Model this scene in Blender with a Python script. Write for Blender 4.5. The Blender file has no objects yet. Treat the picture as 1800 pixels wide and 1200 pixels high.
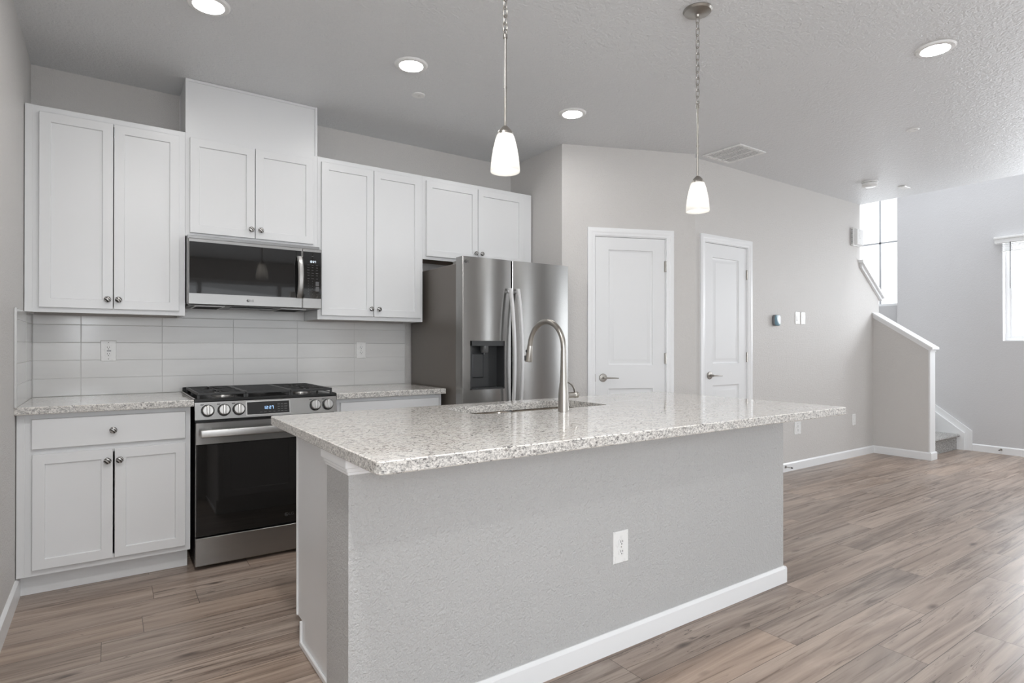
import bpy, bmesh, math, random
from mathutils import Vector, Matrix
random.seed(7)
sc = bpy.context.scene
COL = sc.collection
PI = math.pi

# ------------------------------------------------------------------ camera
cam_d = bpy.data.cameras.new('camera'); cam = bpy.data.objects.new('camera', cam_d); COL.objects.link(cam)
F, PU, PV = 1024.5, 895.6, 606.3
cam_d.sensor_width = 36.0; cam_d.lens = F / 1800 * 36
cam_d.shift_x = (900 - PU) / 1800; cam_d.shift_y = (PV - 600) / 1800
cam_d.clip_start = 0.05
yaw, pitch, roll = 0.6025, 0.0026, 0.0006
fw = Vector((math.sin(yaw), math.cos(yaw), 0)); rt = Vector((math.cos(yaw), -math.sin(yaw), 0)); up = Vector((0, 0, 1))
fw2 = fw*math.cos(pitch) + up*math.sin(pitch); up2 = up*math.cos(pitch) - fw*math.sin(pitch)
rt2 = rt*math.cos(roll) + up2*math.sin(roll); up3 = up2*math.cos(roll) - rt*math.sin(roll)
M = Matrix((rt2, up3, -fw2)).transposed().to_4x4(); M.translation = (0.3597, -4.186, 1.1993)
cam.matrix_world = M
sc.camera = cam

# ------------------------------------------------------------------ world, exposure, daylight and added fill lamps
sc.view_settings.view_transform = 'Standard'; sc.view_settings.look = 'None'
sc.view_settings.exposure = 0.89; sc.view_settings.gamma = 1.0; sc.view_settings.use_curve_mapping = False
w = bpy.data.worlds.new('overcast_sky'); sc.world = w; w.use_nodes = True
bg = w.node_tree.nodes['Background']; bg.inputs['Color'].default_value = (0.93, 0.965, 1.0, 1); bg.inputs['Strength'].default_value = 1.0

def area(name, loc, size, energy, direction, color=(1, 1, 1)):
    l = bpy.data.lights.new(name, 'AREA'); l.shape = 'RECTANGLE'; l.size, l.size_y = size
    l.energy = energy; l.color = color
    o = bpy.data.objects.new(name, l); COL.objects.link(o); o.location = loc
    o.rotation_euler = Vector(direction).to_track_quat('-Z', 'Z').to_euler()
    return o
YRR = -8.2
DAY = (0.91, 0.955, 1.0)
area('added_rear_fill', (2.35, YRR-.25, 1.25), (4.0, 2.2), 18, (-.1, 1, .42), DAY)  # added lamp behind unseen rear glazing, tilted up to lift the ceiling
area('added_left_fill', (-.22, -5.9, 1.5), (1.85, 1.25), 80, (1, .6, -.05), DAY)  # added lamp from the left, lifts island end and lower cabinets
area('added_right_fill', (8.86, -5.6, 1.6), (2.1, 1.35), 24, (-1, 0.1, .4), DAY)  # added lamp outside an unseen window on the right
area('added_corner_fill', (7.2, YRR-.25, 1.5), (.45, 1.25), 7, (-.2, 1, 0), DAY)  # added lamp, placed for the bright streaks on the fridge doors
area('daylight_dining_window', (8.86, -2.6, 1.82), (1.25, 1.05), 30, (-1, 0, .2), DAY)
area('daylight_landing_window', (9.02, -0.28, 2.84), (1.2, 2.1), 16, (-1, 0, 0), DAY)
area('added_stairwell_fill', (7.95, -2.6, 5.5), (.95, 3.5), 50, (0, 0, -1), DAY)  # added lamp brightening the open stairwell from above

# ------------------------------------------------------------------ materials
def srgb(r, g, b):
    f = lambda c: (c/255/12.92) if c/255 <= .04045 else ((c/255+.055)/1.055)**2.4
    return (f(r), f(g), f(b), 1)
class Nodes:
    def __init__(s, name):
        s.m = bpy.data.materials.new(name); s.m.use_nodes = True; s.t = s.m.node_tree; s.p = s.t.nodes['Principled BSDF']
    def n(s, t, **k):
        nd = s.t.nodes.new(t)
        for a, b in k.items():
            if a.startswith('i_'): nd.inputs[a[2:].replace('_', ' ')].default_value = b
            else: setattr(nd, a, b)
        return nd
    def l(s, a, b): s.t.links.new(a, b)
    def coord(s, scale=(1, 1, 1), kind='Object', rot=(0, 0, 0)):
        c = s.n('ShaderNodeTexCoord'); mp = s.n('ShaderNodeMapping'); mp.inputs['Scale'].default_value = scale; mp.inputs['Rotation'].default_value = rot
        s.l(c.outputs[kind], mp.inputs['Vector']); return mp.outputs['Vector']
    def noise(s, vec, scale, detail=3, rough=.55, dist=0):
        n = s.n('ShaderNodeTexNoise', noise_dimensions='3D'); n.inputs['Scale'].default_value = scale; n.inputs['Detail'].default_value = detail
        n.inputs['Roughness'].default_value = rough; n.inputs['Distortion'].default_value = dist
        s.l(vec, n.inputs['Vector']); return n.outputs['Fac']
    def ramp(s, fac, stops, interp='LINEAR'):
        r = s.n('ShaderNodeValToRGB'); r.color_ramp.interpolation = interp; e = r.color_ramp.elements
        while len(e) < len(stops): e.new(.5)
        for el, (p, c) in zip(e, stops):
            el.position = p; el.color = c if len(c) == 4 else (*c, 1)
        s.l(fac, r.inputs['Fac']); return r.outputs['Color']
    def mix(s, fac, a, b, mode='MIX'):
        m = s.n('ShaderNodeMix', data_type='RGBA', blend_type=mode)
        for sock, v in ((m.inputs[0], fac), (m.inputs[6], a), (m.inputs[7], b)):
            if isinstance(v, (int, float)): sock.default_value = v
            elif isinstance(v, tuple): sock.default_value = v
            else: s.l(v, sock)
        return m.outputs[2]
    def math(s, op, a, b=0.0, c=None):
        m = s.n('ShaderNodeMath', operation=op)
        for i, v in enumerate((a, b) if c is None else (a, b, c)):
            if isinstance(v, (int, float)): m.inputs[i].default_value = v
            else: s.l(v, m.inputs[i])
        return m.outputs[0]
    def bump(s, h, strength=.3, dist=.002):
        b = s.n('ShaderNodeBump'); b.inputs['Strength'].default_value = strength; b.inputs['Distance'].default_value = dist
        s.l(h, b.inputs['Height']); s.l(b.outputs['Normal'], s.p.inputs['Normal'])
def simple(name, col, rough=.5, metal=0, coat=0, spec=None):
    N = Nodes(name); N.p.inputs['Base Color'].default_value = col if len(col) == 4 else (*col, 1)
    N.p.inputs['Roughness'].default_value = rough; N.p.inputs['Metallic'].default_value = metal
    if coat: N.p.inputs['Coat Weight'].default_value = coat; N.p.inputs['Coat Roughness'].default_value = .08
    if spec is not None: N.p.inputs['Specular IOR Level'].default_value = spec
    # faint procedural variation so that no surface is perfectly uniform
    v = N.noise(N.coord(), 35, 2); N.l(N.math('MULTIPLY_ADD', v, .06, rough-.03), N.p.inputs['Roughness'])
    return N.m
def textured_paint(name, col, scale=150, strength=.28, rough=.55, dist=.0016, spec=.4):
    N = Nodes(name); vec = N.coord()
    big = N.noise(vec, 1.3, 2)
    c2 = tuple(c*.97 for c in col[:3])+(1,)
    N.l(N.mix(big, col, c2), N.p.inputs['Base Color'])
    N.p.inputs['Roughness'].default_value = rough; N.p.inputs['Specular IOR Level'].default_value = spec
    a = N.noise(vec, scale, 3, .6, .5); b = N.noise(vec, scale*.38, 2, .5, .8)
    h = N.math('ADD', N.math('MULTIPLY', a, .55), N.math('MULTIPLY', b, .6))
    N.bump(h, strength, dist); return N.m
def emission(name, col, strength):
    N = Nodes(name); N.p.inputs['Base Color'].default_value = (.3, .3, .3, 1)
    N.p.inputs['Emission Color'].default_value = (*col, 1); N.p.inputs['Emission Strength'].default_value = strength; return N.m

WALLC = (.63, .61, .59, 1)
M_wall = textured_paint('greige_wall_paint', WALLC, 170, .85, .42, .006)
M_wallI = textured_paint('shaded_greige_island_paint', (.505, .503, .498, 1), 165, 1.0, .45, .0075)  # same greige as the walls, darkened to carry the island front's shade
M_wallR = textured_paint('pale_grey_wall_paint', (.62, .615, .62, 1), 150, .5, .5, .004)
M_ceil = textured_paint('ceiling_paint', (.74, .75, .76, 1), 90, .95, .44, .009)
M_white = simple('white_cabinet_lacquer', (.755, .76, .765), .32)
M_trim = simple('white_trim_paint', (.82, .825, .83), .3)
M_door = simple('white_door_paint', (.77, .775, .78), .46)
M_wood = simple('raw_cabinet_underside', srgb(150, 128, 108), .6)
M_dark = simple('dark_void', (.015, .014, .013), .7)
M_black = simple('black_enamel', (.012, .012, .012), .22)
M_iron = simple('cast_iron', (.028, .028, .028), .42)
M_plastic = simple('white_plastic', (.80, .80, .79), .28)
M_slot = simple('slot_dark', (.02, .02, .02), .5)
M_nickel = simple('brushed_nickel', srgb(166, 162, 156), .32, 1)
M_pewter_N = Nodes('twisted_pewter'); _n = M_pewter_N
_wv = _n.n('ShaderNodeTexWave', wave_type='BANDS', bands_direction='DIAGONAL'); _wv.inputs['Scale'].default_value = 42; _wv.inputs['Distortion'].default_value = 1
_n.l(_n.coord(), _wv.inputs['Vector'])
_n.l(_n.ramp(_wv.outputs['Fac'], [(.3, srgb(70, 68, 66)), (.6, srgb(190, 188, 186))]), _n.p.inputs['Base Color'])
_n.p.inputs['Metallic'].default_value = .9; _n.p.inputs['Roughness'].default_value = .35; M_pewter = _n.m
def brushed(name, col, rough, aniso, axis='Z', line=(2, 2, 420), strength=.05):
    N = Nodes(name); N.p.inputs['Metallic'].default_value = 1; N.p.inputs['Roughness'].default_value = rough
    N.p.inputs['Anisotropic'].default_value = aniso
    N.p.inputs['Anisotropic Rotation'].default_value = .25
    tg = N.n('ShaderNodeTangent', direction_type='RADIAL', axis=axis); N.l(tg.outputs['Tangent'], N.p.inputs['Tangent'])
    v = N.noise(N.coord(line), 1, 3, .6)
    c1 = tuple(x*.95 for x in col[:3])+(1,)
    N.l(N.mix(v, c1, col), N.p.inputs['Base Color']); N.l(N.math('MULTIPLY_ADD', v, .1, rough-.05), N.p.inputs['Roughness'])
    N.bump(v, strength, .0005); return N.m
M_steel = brushed('brushed_stainless_steel', srgb(158, 157, 155), .24, .8, strength=.012)
M_steel2 = brushed('satin_stainless_trim', srgb(188, 187, 185), .38, .3, strength=.01)
M_handle = simple('satin_pale_steel', srgb(215, 215, 215), .42, .5)
M_fside = simple('grey_coated_fridge_side', srgb(104, 98, 92), .38, .25)
M_glass = simple('black_appliance_glass', (.010, .0095, .009), .03, 0, 0, .45)
M_sinkm = simple('sink_steel', srgb(200, 192, 182), .22, 1)
M_legend = simple('grey_key_legends', (.10, .10, .10), .5)
M_clock = emission('clock_digits', (.75, .88, 1), 1.0)
M_clockb = emission('blue_clock_digits', (.30, .58, 1), .8)
M_badge = simple('dark_badge_print', srgb(70, 70, 70), .4)
M_badgel = simple('dim_badge_print', srgb(60, 60, 60), .4)
M_teal = simple('teal_thermostat_screen', srgb(70, 112, 128), .2)
M_black_pl = simple('charcoal_plastic', (.03, .031, .032), .35)
LENS = {k: emission('downlight_diffuser', (1, .99, .975), k) for k in (44, 54, 66, 190, 330)}

def granite():
    N = Nodes('speckled_granite'); vec = N.coord((1, 2.4, 1.6)); v2 = N.coord((.9, 2.4, 1.5), rot=(.2, .1, .22))
    base = N.ramp(N.noise(vec, 16, 4, .6, .6), [(.32, srgb(222, 216, 210)), (.5, srgb(240, 237, 232)), (.66, srgb(228, 227, 225))])
    cloud = N.ramp(N.noise(vec, 55, 4, .65, .4), [(.36, srgb(186, 183, 179)), (.50, srgb(238, 236, 232))])
    c = N.mix(.5, base, cloud, 'MULTIPLY'); c = N.mix(.25, c, srgb(238, 235, 230))
    f1 = N.noise(vec, 68, 3, .55, 1.0); m1 = N.ramp(f1, [(.585, (0, 0, 0)), (.64, (1, 1, 1))])
    c = N.mix(m1, c, srgb(128, 123, 120))
    f2 = N.noise(v2, 98, 2, .5, .6); m2 = N.ramp(f2, [(.61, (0, 0, 0)), (.645, (1, 1, 1))])
    c = N.mix(m2, c, srgb(46, 45, 46))
    f4 = N.noise(v2, 24, 2, .5, 1.4); m4 = N.ramp(f4, [(.66, (0, 0, 0)), (.72, (.6, .6, .6))])
    c = N.mix(m4, c, srgb(150, 140, 130))
    f3 = N.noise(vec, 230, 2, .6); m3 = N.ramp(f3, [(.58, (0, 0, 0)), (.7, (.45, .45, .45))])
    c = N.mix(m3, c, srgb(130, 128, 126))
    g0 = N.n('ShaderNodeNewGeometry'); s0 = N.n('ShaderNodeSeparateXYZ'); N.l(g0.outputs['True Normal'], s0.inputs[0])
    side = N.math('LESS_THAN', N.math('ABSOLUTE', s0.outputs[2]), .5)
    rough_cut = N.ramp(N.noise(N.coord((1.2, 1.2, 1.5)), 90, 4, .7, .8), [(.44, srgb(86, 84, 82)), (.50, srgb(176, 173, 169)), (.6, srgb(222, 219, 214))])
    c = N.mix(N.math('MULTIPLY', side, .62), c, rough_cut)
    N.l(c, N.p.inputs['Base Color']); N.p.inputs['Roughness'].default_value = .06
    N.p.inputs['Specular IOR Level'].default_value = .7
    # the cut edges are less polished and coarser
    g = N.n('ShaderNodeNewGeometry'); sp = N.n('ShaderNodeSeparateXYZ'); N.l(g.outputs['True Normal'], sp.inputs[0])
    top = N.math('GREATER_THAN', N.math('ABSOLUTE', sp.outputs[2]), .8)
    N.l(N.math('MULTIPLY_ADD', top, -.30, .36), N.p.inputs['Roughness'])
    b = N.n('ShaderNodeBump'); b.inputs['Distance'].default_value = .0015; N.l(N.noise(vec, 120, 3), b.inputs['Height'])
    N.l(N.math('MULTIPLY_ADD', top, -.6, .6), b.inputs['Strength']); N.l(b.outputs['Normal'], N.p.inputs['Normal'])
    return N.m
M_gran = granite()

def tile_mat():
    N = Nodes('glossy_white_tile'); vec = N.coord((1, 1, 6))
    N.l(N.ramp(N.noise(vec, 2.2, 2), [(.3, (.66, .655, .645)), (.7, (.70, .695, .685))]), N.p.inputs['Base Color'])
    N.p.inputs['Roughness'].default_value = .16; N.bump(N.noise(N.coord((1, 1, 14)), 3, 2), .05, .002); return N.m
M_tile = tile_mat(); M_grout = simple('light_grout', (.60, .595, .585), .8)

def carpet():
    N = Nodes('speckled_grey_carpet'); v = N.coord()
    c = N.ramp(N.noise(v, 210, 2, .6), [(.38, srgb(80, 76, 72)), (.5, srgb(170, 168, 165)), (.62, srgb(222, 221, 219))])
    N.l(c, N.p.inputs['Base Color']); N.p.inputs['Roughness'].default_value = .95; N.bump(N.noise(v, 260, 2), .9, .004); return N.m
M_carpet = carpet()

def plank_mat():
    N = Nodes('grey_brown_plank_floor')
    uv = N.n('ShaderNodeUVMap', uv_map='plank'); at = N.n('ShaderNodeAttribute', attribute_name='rnd')
    sx = N.n('ShaderNodeSeparateXYZ'); N.l(at.outputs['Vector'], sx.inputs[0]); r1, r2, r3 = sx.outputs
    su = N.n('ShaderNodeSeparateXYZ'); N.l(uv.outputs['UV'], su.inputs[0]); U, V_ = su.outputs[0], su.outputs[1]
    def vec(sc_u, sc_v, off=0):
        cb = N.n('ShaderNodeCombineXYZ')
        N.l(N.math('MULTIPLY', U, sc_u), cb.inputs[0]); N.l(N.math('MULTIPLY', V_, sc_v), cb.inputs[1]); N.l(N.math('MULTIPLY_ADD', r1, 37.0, off), cb.inputs[2])
        return cb.outputs[0]
    wide = N.noise(vec(.8, 10), 1, 4, .55, 1.2)        # broad bands along the board
    grain = N.noise(vec(1.3, 30), 1, 5, .6, 1.2)
    fine = N.noise(vec(9, 260), 1, 3, .6)
    blot = N.noise(vec(1.8, 8, 5), 1, 4, .6, .8)
    c = N.ramp(wide, [(.28, srgb(128, 111, 99)), (.46, srgb(160, 141, 127)), (.60, srgb(182, 163, 148)), (.75, srgb(152, 135, 123))])
    c = N.mix(N.ramp(grain, [(.34, (.9, .9, .9)), (.46, (.12, .12, .12)), (.6, (0, 0, 0))]), c, srgb(106, 88, 75))
    c = N.mix(N.ramp(blot, [(.55, (0, 0, 0)), (.75, (.55, .55, .55))]), c, srgb(193, 178, 164))
    c = N.mix(N.math('MULTIPLY', fine, .14), c, srgb(132, 117, 106))
    # cracks and knots
    cr = N.noise(vec(1.7, 26, 9), 1, 2, .5, 1.6)
    crk = N.ramp(cr, [(.488, (0, 0, 0)), (.497, (1, 1, 1)), (.503, (1, 1, 1)), (.512, (0, 0, 0))])
    gate = N.ramp(N.noise(vec(1.3, 5, 13), 1, 2), [(.50, (0, 0, 0)), (.60, (.95, .95, .95))])
    c = N.mix(N.math('MULTIPLY', crk, gate), c, srgb(80, 66, 57))
    vo = N.n('ShaderNodeTexVoronoi', feature='F1'); N.l(vec(2.2, 6.5, 3), vo.inputs['Vector']); vo.inputs['Scale'].default_value = 1; vo.inputs['Randomness'].default_value = 1
    kn = N.ramp(vo.outputs['Distance'], [(.03, (1, 1, 1)), (.13, (0, 0, 0))])
    c = N.mix(N.math('MULTIPLY', kn, N.math('GREATER_THAN', N.noise(vec(2.2, 6.5, 3), .7, 1), .50)), c, srgb(86, 71, 61))
    # per-board tone
    tone = N.math('MULTIPLY_ADD', r2, .20, .86)
    hs = N.n('ShaderNodeHueSaturation'); N.l(c, hs.inputs['Color']); N.l(tone, hs.inputs['Value']); N.l(N.math('MULTIPLY_ADD', r3, .22, .84), hs.inputs['Saturation'])
    c = hs.outputs[0]
    # joints
    W, L = .179, 1.228
    e1 = N.math('MINIMUM', V_, N.math('SUBTRACT', W, V_)); e2 = N.math('MINIMUM', U, N.math('SUBTRACT', L, U))
    e = N.math('LESS_THAN', N.math('MINIMUM', e1, e2), .0011)
    c = N.mix(N.math('MULTIPLY', e, .9), c, srgb(58, 49, 43))
    N.l(c, N.p.inputs['Base Color'])
    N.l(N.math('MULTIPLY_ADD', grain, .16, .27), N.p.inputs['Roughness']); N.p.inputs['Specular IOR Level'].default_value = .55
    h = N.math('SUBTRACT', N.math('ADD', N.math('MULTIPLY', fine, .5), N.math('MULTIPLY', N.noise(vec(50, 70), 1, 3), .6)), N.math('MULTIPLY', e, 1.2))
    N.bump(h, .22, .0012); return N.m
M_floor = plank_mat()

def shade_glass():
    N = Nodes('frosted_lit_glass')
    tr = N.n('ShaderNodeBsdfTranslucent'); tr.inputs['Color'].default_value = (.80, .79, .77, 1)
    gl = N.n('ShaderNodeBsdfPrincipled'); gl.inputs['Base Color'].default_value = (.62, .615, .60, 1); gl.inputs['Roughness'].default_value = .2
    gl.inputs['Emission Color'].default_value = (1, .97, .93, 1); gl.inputs['Emission Strength'].default_value = .20
    mx = N.n('ShaderNodeMixShader'); mx.inputs[0].default_value = .5; N.l(tr.outputs[0], mx.inputs[1]); N.l(gl.outputs[0], mx.inputs[2])
    N.l(mx.outputs[0], N.t.nodes['Material Output'].inputs['Surface']); return N.m
M_shade = shade_glass(); M_bulb = emission('lit_bulb', (1, .95, .88), 9)
def pane_mat():
    N = Nodes('clear_window_glass')
    t = N.n('ShaderNodeBsdfTransparent'); g = N.n('ShaderNodeBsdfGlossy'); g.inputs['Roughness'].default_value = .02
    mx = N.n('ShaderNodeMixShader'); mx.inputs[0].default_value = .05; N.l(t.outputs[0], mx.inputs[1]); N.l(g.outputs[0], mx.inputs[2])
    N.l(mx.outputs[0], N.t.nodes['Material Output'].inputs['Surface']); return N.m
M_pane = pane_mat()

# ------------------------------------------------------------------ mesh helpers
class MB:
    def __init__(s): s.v = []; s.f = []; s.m = []
    def add(s, vs, fs, mi=0, T=None):
        o = len(s.v)
        for p in vs:
            p = Vector(p); s.v.append(T @ p if T else p)
        for f in fs: s.f.append([i+o for i in f]); s.m.append(mi)
    def box(s, x0, x1, y0, y1, z0, z1, b=0, mi=0, T=None, seg=1):
        x0, x1 = sorted((x0, x1)); y0, y1 = sorted((y0, y1)); z0, z1 = sorted((z0, z1))
        V = [(x, y, z) for z in (z0, z1) for y in (y0, y1) for x in (x0, x1)]
        Fc = [(0, 2, 3, 1), (4, 5, 7, 6), (0, 1, 5, 4), (2, 6, 7, 3), (0, 4, 6, 2), (1, 3, 7, 5)]
        if b <= 0: s.add(V, Fc, mi, T); return s
        b = min(b, (x1-x0)*.49, (y1-y0)*.49, (z1-z0)*.49)
        bm = bmesh.new(); vs = [bm.verts.new(p) for p in V]
        for f in Fc: bm.faces.new([vs[i] for i in f])
        bmesh.ops.bevel(bm, geom=bm.edges[:], offset=b, segments=seg, profile=.5, affect='EDGES')
        bm.verts.index_update()
        s.add([p.co.copy() for p in bm.verts], [[q.index for q in f.verts] for f in bm.faces], mi, T); bm.free(); return s
    def loft(s, loops, close=True, cap0=True, cap1=True, mi=0, T=None):
        n = len(loops[0]); vs = [p for L in loops for p in L]; fs = []
        for i in range(len(loops)-1):
            for j in range(n if close else n-1):
                k = (j+1) % n; fs.append((i*n+j, i*n+k, (i+1)*n+k, (i+1)*n+j))
        if cap0: fs.append(tuple(range(n))[::-1])
        if cap1: fs.append(tuple((len(loops)-1)*n+j for j in range(n)))
        s.add(vs, fs, mi, T); return s
    def rings(s, x0, x1, z0, z1, prof, mi=0, T=None, back=True):
        # rectangle loops in the XZ plane: prof = [(inset, y)...], faces -Y
        L = [[(x0+i, y, z0+i), (x1-i, y, z0+i), (x1-i, y, z1-i), (x0+i, y, z1-i)] for i, y in prof]
        return s.loft(L, True, back, True, mi, T)
    def prism(s, pts, ax, a, b, mi=0, T=None):
        if ax == 'y': g = lambda p, t: (p[0], t, p[1])
        elif ax == 'x': g = lambda p, t: (t, p[0], p[1])
        else: g = lambda p, t: (p[0], p[1], t)
        return s.loft([[g(p, a) for p in pts], [g(p, b) for p in pts]], mi=mi, T=T)
    def lathe(s, prof, c=(0, 0, 0), axis='z', seg=32, mi=0, T=None, cap=True):
        L = []
        for r, h in prof:
            lp = []
            for i in range(seg):
                a = 2*PI*i/seg; ca, sa = r*math.cos(a), r*math.sin(a)
                lp.append({'z': (c[0]+ca, c[1]+sa, c[2]+h), 'y': (c[0]+ca, c[1]+h, c[2]+sa), 'x': (c[0]+h, c[1]+ca, c[2]+sa)}[axis])
            L.append(lp)
        return s.loft(L, True, cap, cap, mi, T)
    def tube(s, pts, r, seg=12, closed=False, mi=0, T=None, caps=True, flat=None):
        pts = [Vector(p) for p in pts]; n = len(pts); rr = r if isinstance(r, (list, tuple)) else [r]*n
        L = []; prev = None
        for i, p in enumerate(pts):
            if closed: t = (pts[(i+1) % n]-pts[i-1]).normalized()
            else: t = (pts[min(i+1, n-1)]-pts[max(i-1, 0)]).normalized()
            if prev is None:
                ref = Vector((0, 0, 1)) if abs(t.z) < .9 else Vector((1, 0, 0))
                a = t.cross(ref).normalized()
            else: a = (prev - t*prev.dot(t)).normalized()
            prev = a; b = t.cross(a)
            ka, kb = flat if flat else (1, 1)
            L.append([p + a*(rr[i]*ka*math.cos(2*PI*k/seg)) + b*(rr[i]*kb*math.sin(2*PI*k/seg)) for k in range(seg)])
        if closed: L.append(L[0])
        return s.loft(L, True, caps and not closed, caps and not closed, mi, T)
    def build(s, name, mats, parent=None, local=False, smooth=True, ang=32):
        me = bpy.data.meshes.new(name)
        inv = MW[parent.name].inverted() if (parent is not None and not local) else None
        me.from_pydata([tuple(inv @ p) if inv else tuple(p) for p in s.v], [], s.f)
        if not isinstance(mats, (list, tuple)): mats = [mats]
        for m in mats: me.materials.append(m)
        me.polygons.foreach_set('material_index', s.m)
        me.update()
        bm = bmesh.new(); bm.from_mesh(me); bmesh.ops.recalc_face_normals(bm, faces=bm.faces); bm.to_mesh(me); bm.free()
        if smooth:
            me.polygons.foreach_set('use_smooth', [True]*len(me.polygons)); me.set_sharp_from_angle(angle=math.radians(ang))
        o = bpy.data.objects.new(name, me); COL.objects.link(o)
        if parent is not None: o.parent = parent; MW[o.name] = MW[parent.name].copy() if not o.location.length else MW[parent.name]
        else: MW[o.name] = Matrix.Identity(4)
        return o
MW = {}
def tag(o, label=None, cat=None, group=None, kind=None):
    if label: o['label'] = label
    if cat: o['category'] = cat
    if group: o['group'] = group
    if kind: o['kind'] = kind
    return o
def thing(name, loc, label, cat, group=None, rz=0):
    o = bpy.data.objects.new(name, None); COL.objects.link(o); o.location = loc; o.rotation_euler = (0, 0, rz); o.empty_display_size = .1
    MW[o.name] = Matrix.Translation(loc) @ Matrix.Rotation(rz, 4, 'Z')
    return tag(o, label, cat, group)
def struct(o): o['kind'] = 'structure'; return o
def sthing(name, loc, rz=0):
    o = thing(name, loc, None, None, None, rz); return struct(o)
def copy_tree(o, parent=None):
    c = o.copy(); COL.objects.link(c)
    if parent is not None: c.parent = parent
    for ch in list(o.children): copy_tree(ch, c)
    return c
def text_mesh(txt, size, name, mat, parent, T, depth=.0006, spacing=1.0):
    cu = bpy.data.curves.new('lettering', 'FONT'); cu.body = txt; cu.size = size; cu.extrude = depth; cu.align_x = 'CENTER'; cu.align_y = 'CENTER'; cu.space_character = spacing
    o = bpy.data.objects.new('lettering', cu); COL.objects.link(o); bpy.context.view_layer.update()
    me = bpy.data.meshes.new_from_object(o.evaluated_get(bpy.context.evaluated_depsgraph_get()))
    bpy.data.objects.remove(o); bpy.data.curves.remove(cu)
    me.transform(MW[parent.name].inverted() @ T); me.materials.clear(); me.materials.append(mat); me.name = name
    ob = bpy.data.objects.new(name, me); COL.objects.link(ob); ob.parent = parent; MW[ob.name] = MW[parent.name]; return ob
def front(x, y, z):   # text plane facing -Y
    return Matrix.Translation((x, y, z)) @ Matrix.Rotation(PI/2, 4, 'X')

# ------------------------------------------------------------------ the room
ZC = 2.77
XA, YA, XB, YB, YH = 3.25, -.6994, 4.3025, -1.1274, -1.072
XE, XK, YK, XF = 7.21, 7.513, -1.616, 8.598
YR = -8.2
# floor: one mesh, a quad per plank
def make_floor():
    W, L = .179, 1.228
    ref = {-2.91: 2.64, -3.09: 3.38, -3.27: 2.913, -2.73: 3.176, -3.449: 3.37, -2.552: 4.02, -2.373: 4.51, -1.12: .713, -.941: .54}
    vs, fs, uvs, rnd = [], [], [], []
    y = -2.91 - 31*W
    while y < .4:
        off = None
        for k, x in ref.items():
            if abs(k-y) < .09: off = x
        if off is None: off = random.random()*L
        x = off - math.ceil((off+.05)/L)*L - L
        while x < 9.0:
            xa, xb = max(x, -.05), min(x+L, 9.0)
            if xb > xa:
                i = len(vs); vs += [(xa, y, 0), (xb, y, 0), (xb, y+W, 0), (xa, y+W, 0)]; fs.append((i, i+1, i+2, i+3))
                uvs += [(xa-x, 0), (xb-x, 0), (xb-x, W), (xa-x, W)]
                r = (random.random(), random.random(), random.random()); rnd += [r]*4
            x += L
        y += W
    me = bpy.data.meshes.new('floor'); me.from_pydata(vs, [], fs); me.materials.append(M_floor)
    ul = me.uv_layers.new(name='plank')
    for i, u in enumerate(uvs): ul.data[i].uv = u
    a = me.attributes.new('rnd', 'FLOAT_VECTOR', 'CORNER')
    for i, r in enumerate(rnd): a.data[i].vector = r
    me.update(); o = bpy.data.objects.new('floor', me); COL.objects.link(o); struct(o)
make_floor()
struct(MB().box(-.12, XE, YR-.12, .12, ZC, ZC+.28).build('ceiling', M_ceil))
struct(MB().box(XE-.1, 7.45, YR-.12, .6, 5.25, 5.35).box(8.45, 9.2, YR-.12, .6, 5.25, 5.35).box(7.45, 8.45, YR-.12, -4.4, 5.25, 5.35).box(7.45, 8.45, -.8, .6, 5.25, 5.35).build('ceiling_stairwell', M_ceil))  # opening left for the added lamp above the stairwell
mb = MB().box(-.12, 0, -4.95, 0, 0, ZC).box(-.12, 0, YR, -6.85, 0, ZC).box(-.12, 0, -6.85, -4.95, 0, .85).box(-.12, 0, -6.85, -4.95, 2.15, ZC)
struct(mb.build('wall_left', M_wall))
wl = sthing('added_window_4', (-.05, -5.9, .85))  # added unseen window that lets the left fill lamp in
mb = MB().box(-.10, -.05, -6.85, -4.95, .85, .90).box(-.10, -.05, -6.85, -4.95, 2.10, 2.15).box(-.10, -.05, -6.85, -6.80, .9, 2.1).box(-.10, -.05, -5.0, -4.95, .9, 2.1).box(-.10, -.05, -5.93, -5.87, .9, 2.1)
mb.build('window_frame', M_trim, wl)
MB().box(-.077, -.073, -6.8, -5.0, .9, 2.1).build('window_pane', M_pane, wl)
struct(MB().box(0, XA, 0, .12, 0, ZC).build('wall_back', M_wall))
struct(MB().box(XA, XA+.10, YA+.0005, .12, 0, ZC).build('wall_alcove', M_wall))
# rear wall, with openings for added unseen windows
mb = MB(); mb.box(-.12, .3, YR-.12, YR, 0, ZC).box(4.4, 6.8, YR-.12, YR, 0, ZC).box(7.6, 9.2, YR-.12, YR, 0, ZC).box(6.8, 7.6, YR-.12, YR, 0, .85).box(6.8, 7.6, YR-.12, YR, 2.15, ZC).box(.3, 4.4, YR-.12, YR, 2.4, ZC).box(.3, 4.4, YR-.12, YR, 0, .08).box(XE, 9.2, YR-.12, YR, ZC, 5.3)
struct(mb.build('wall_rear', M_wall))
wr = sthing('added_window_3', (2.35, YR-.05, 0))  # added unseen glazing for fill light from behind the camera
mb = MB(); mb.box(.3, 4.4, YR-.09, YR-.03, .08, .15).box(.3, 4.4, YR-.09, YR-.03, 2.33, 2.4)
for x in (.3, 1.64, 2.99, 4.33): mb.box(x, x+.07, YR-.09, YR-.03, .15, 2.33)
mb.build('window_frame', M_trim, wr)
MB().box(.3, 4.4, YR-.062, YR-.058, .15, 2.33).build('window_pane', M_pane, wr)
w6 = sthing('added_window_6', (7.2, YR-.05, .85))  # added unseen window, mirrored as streaks in the fridge steel
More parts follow.
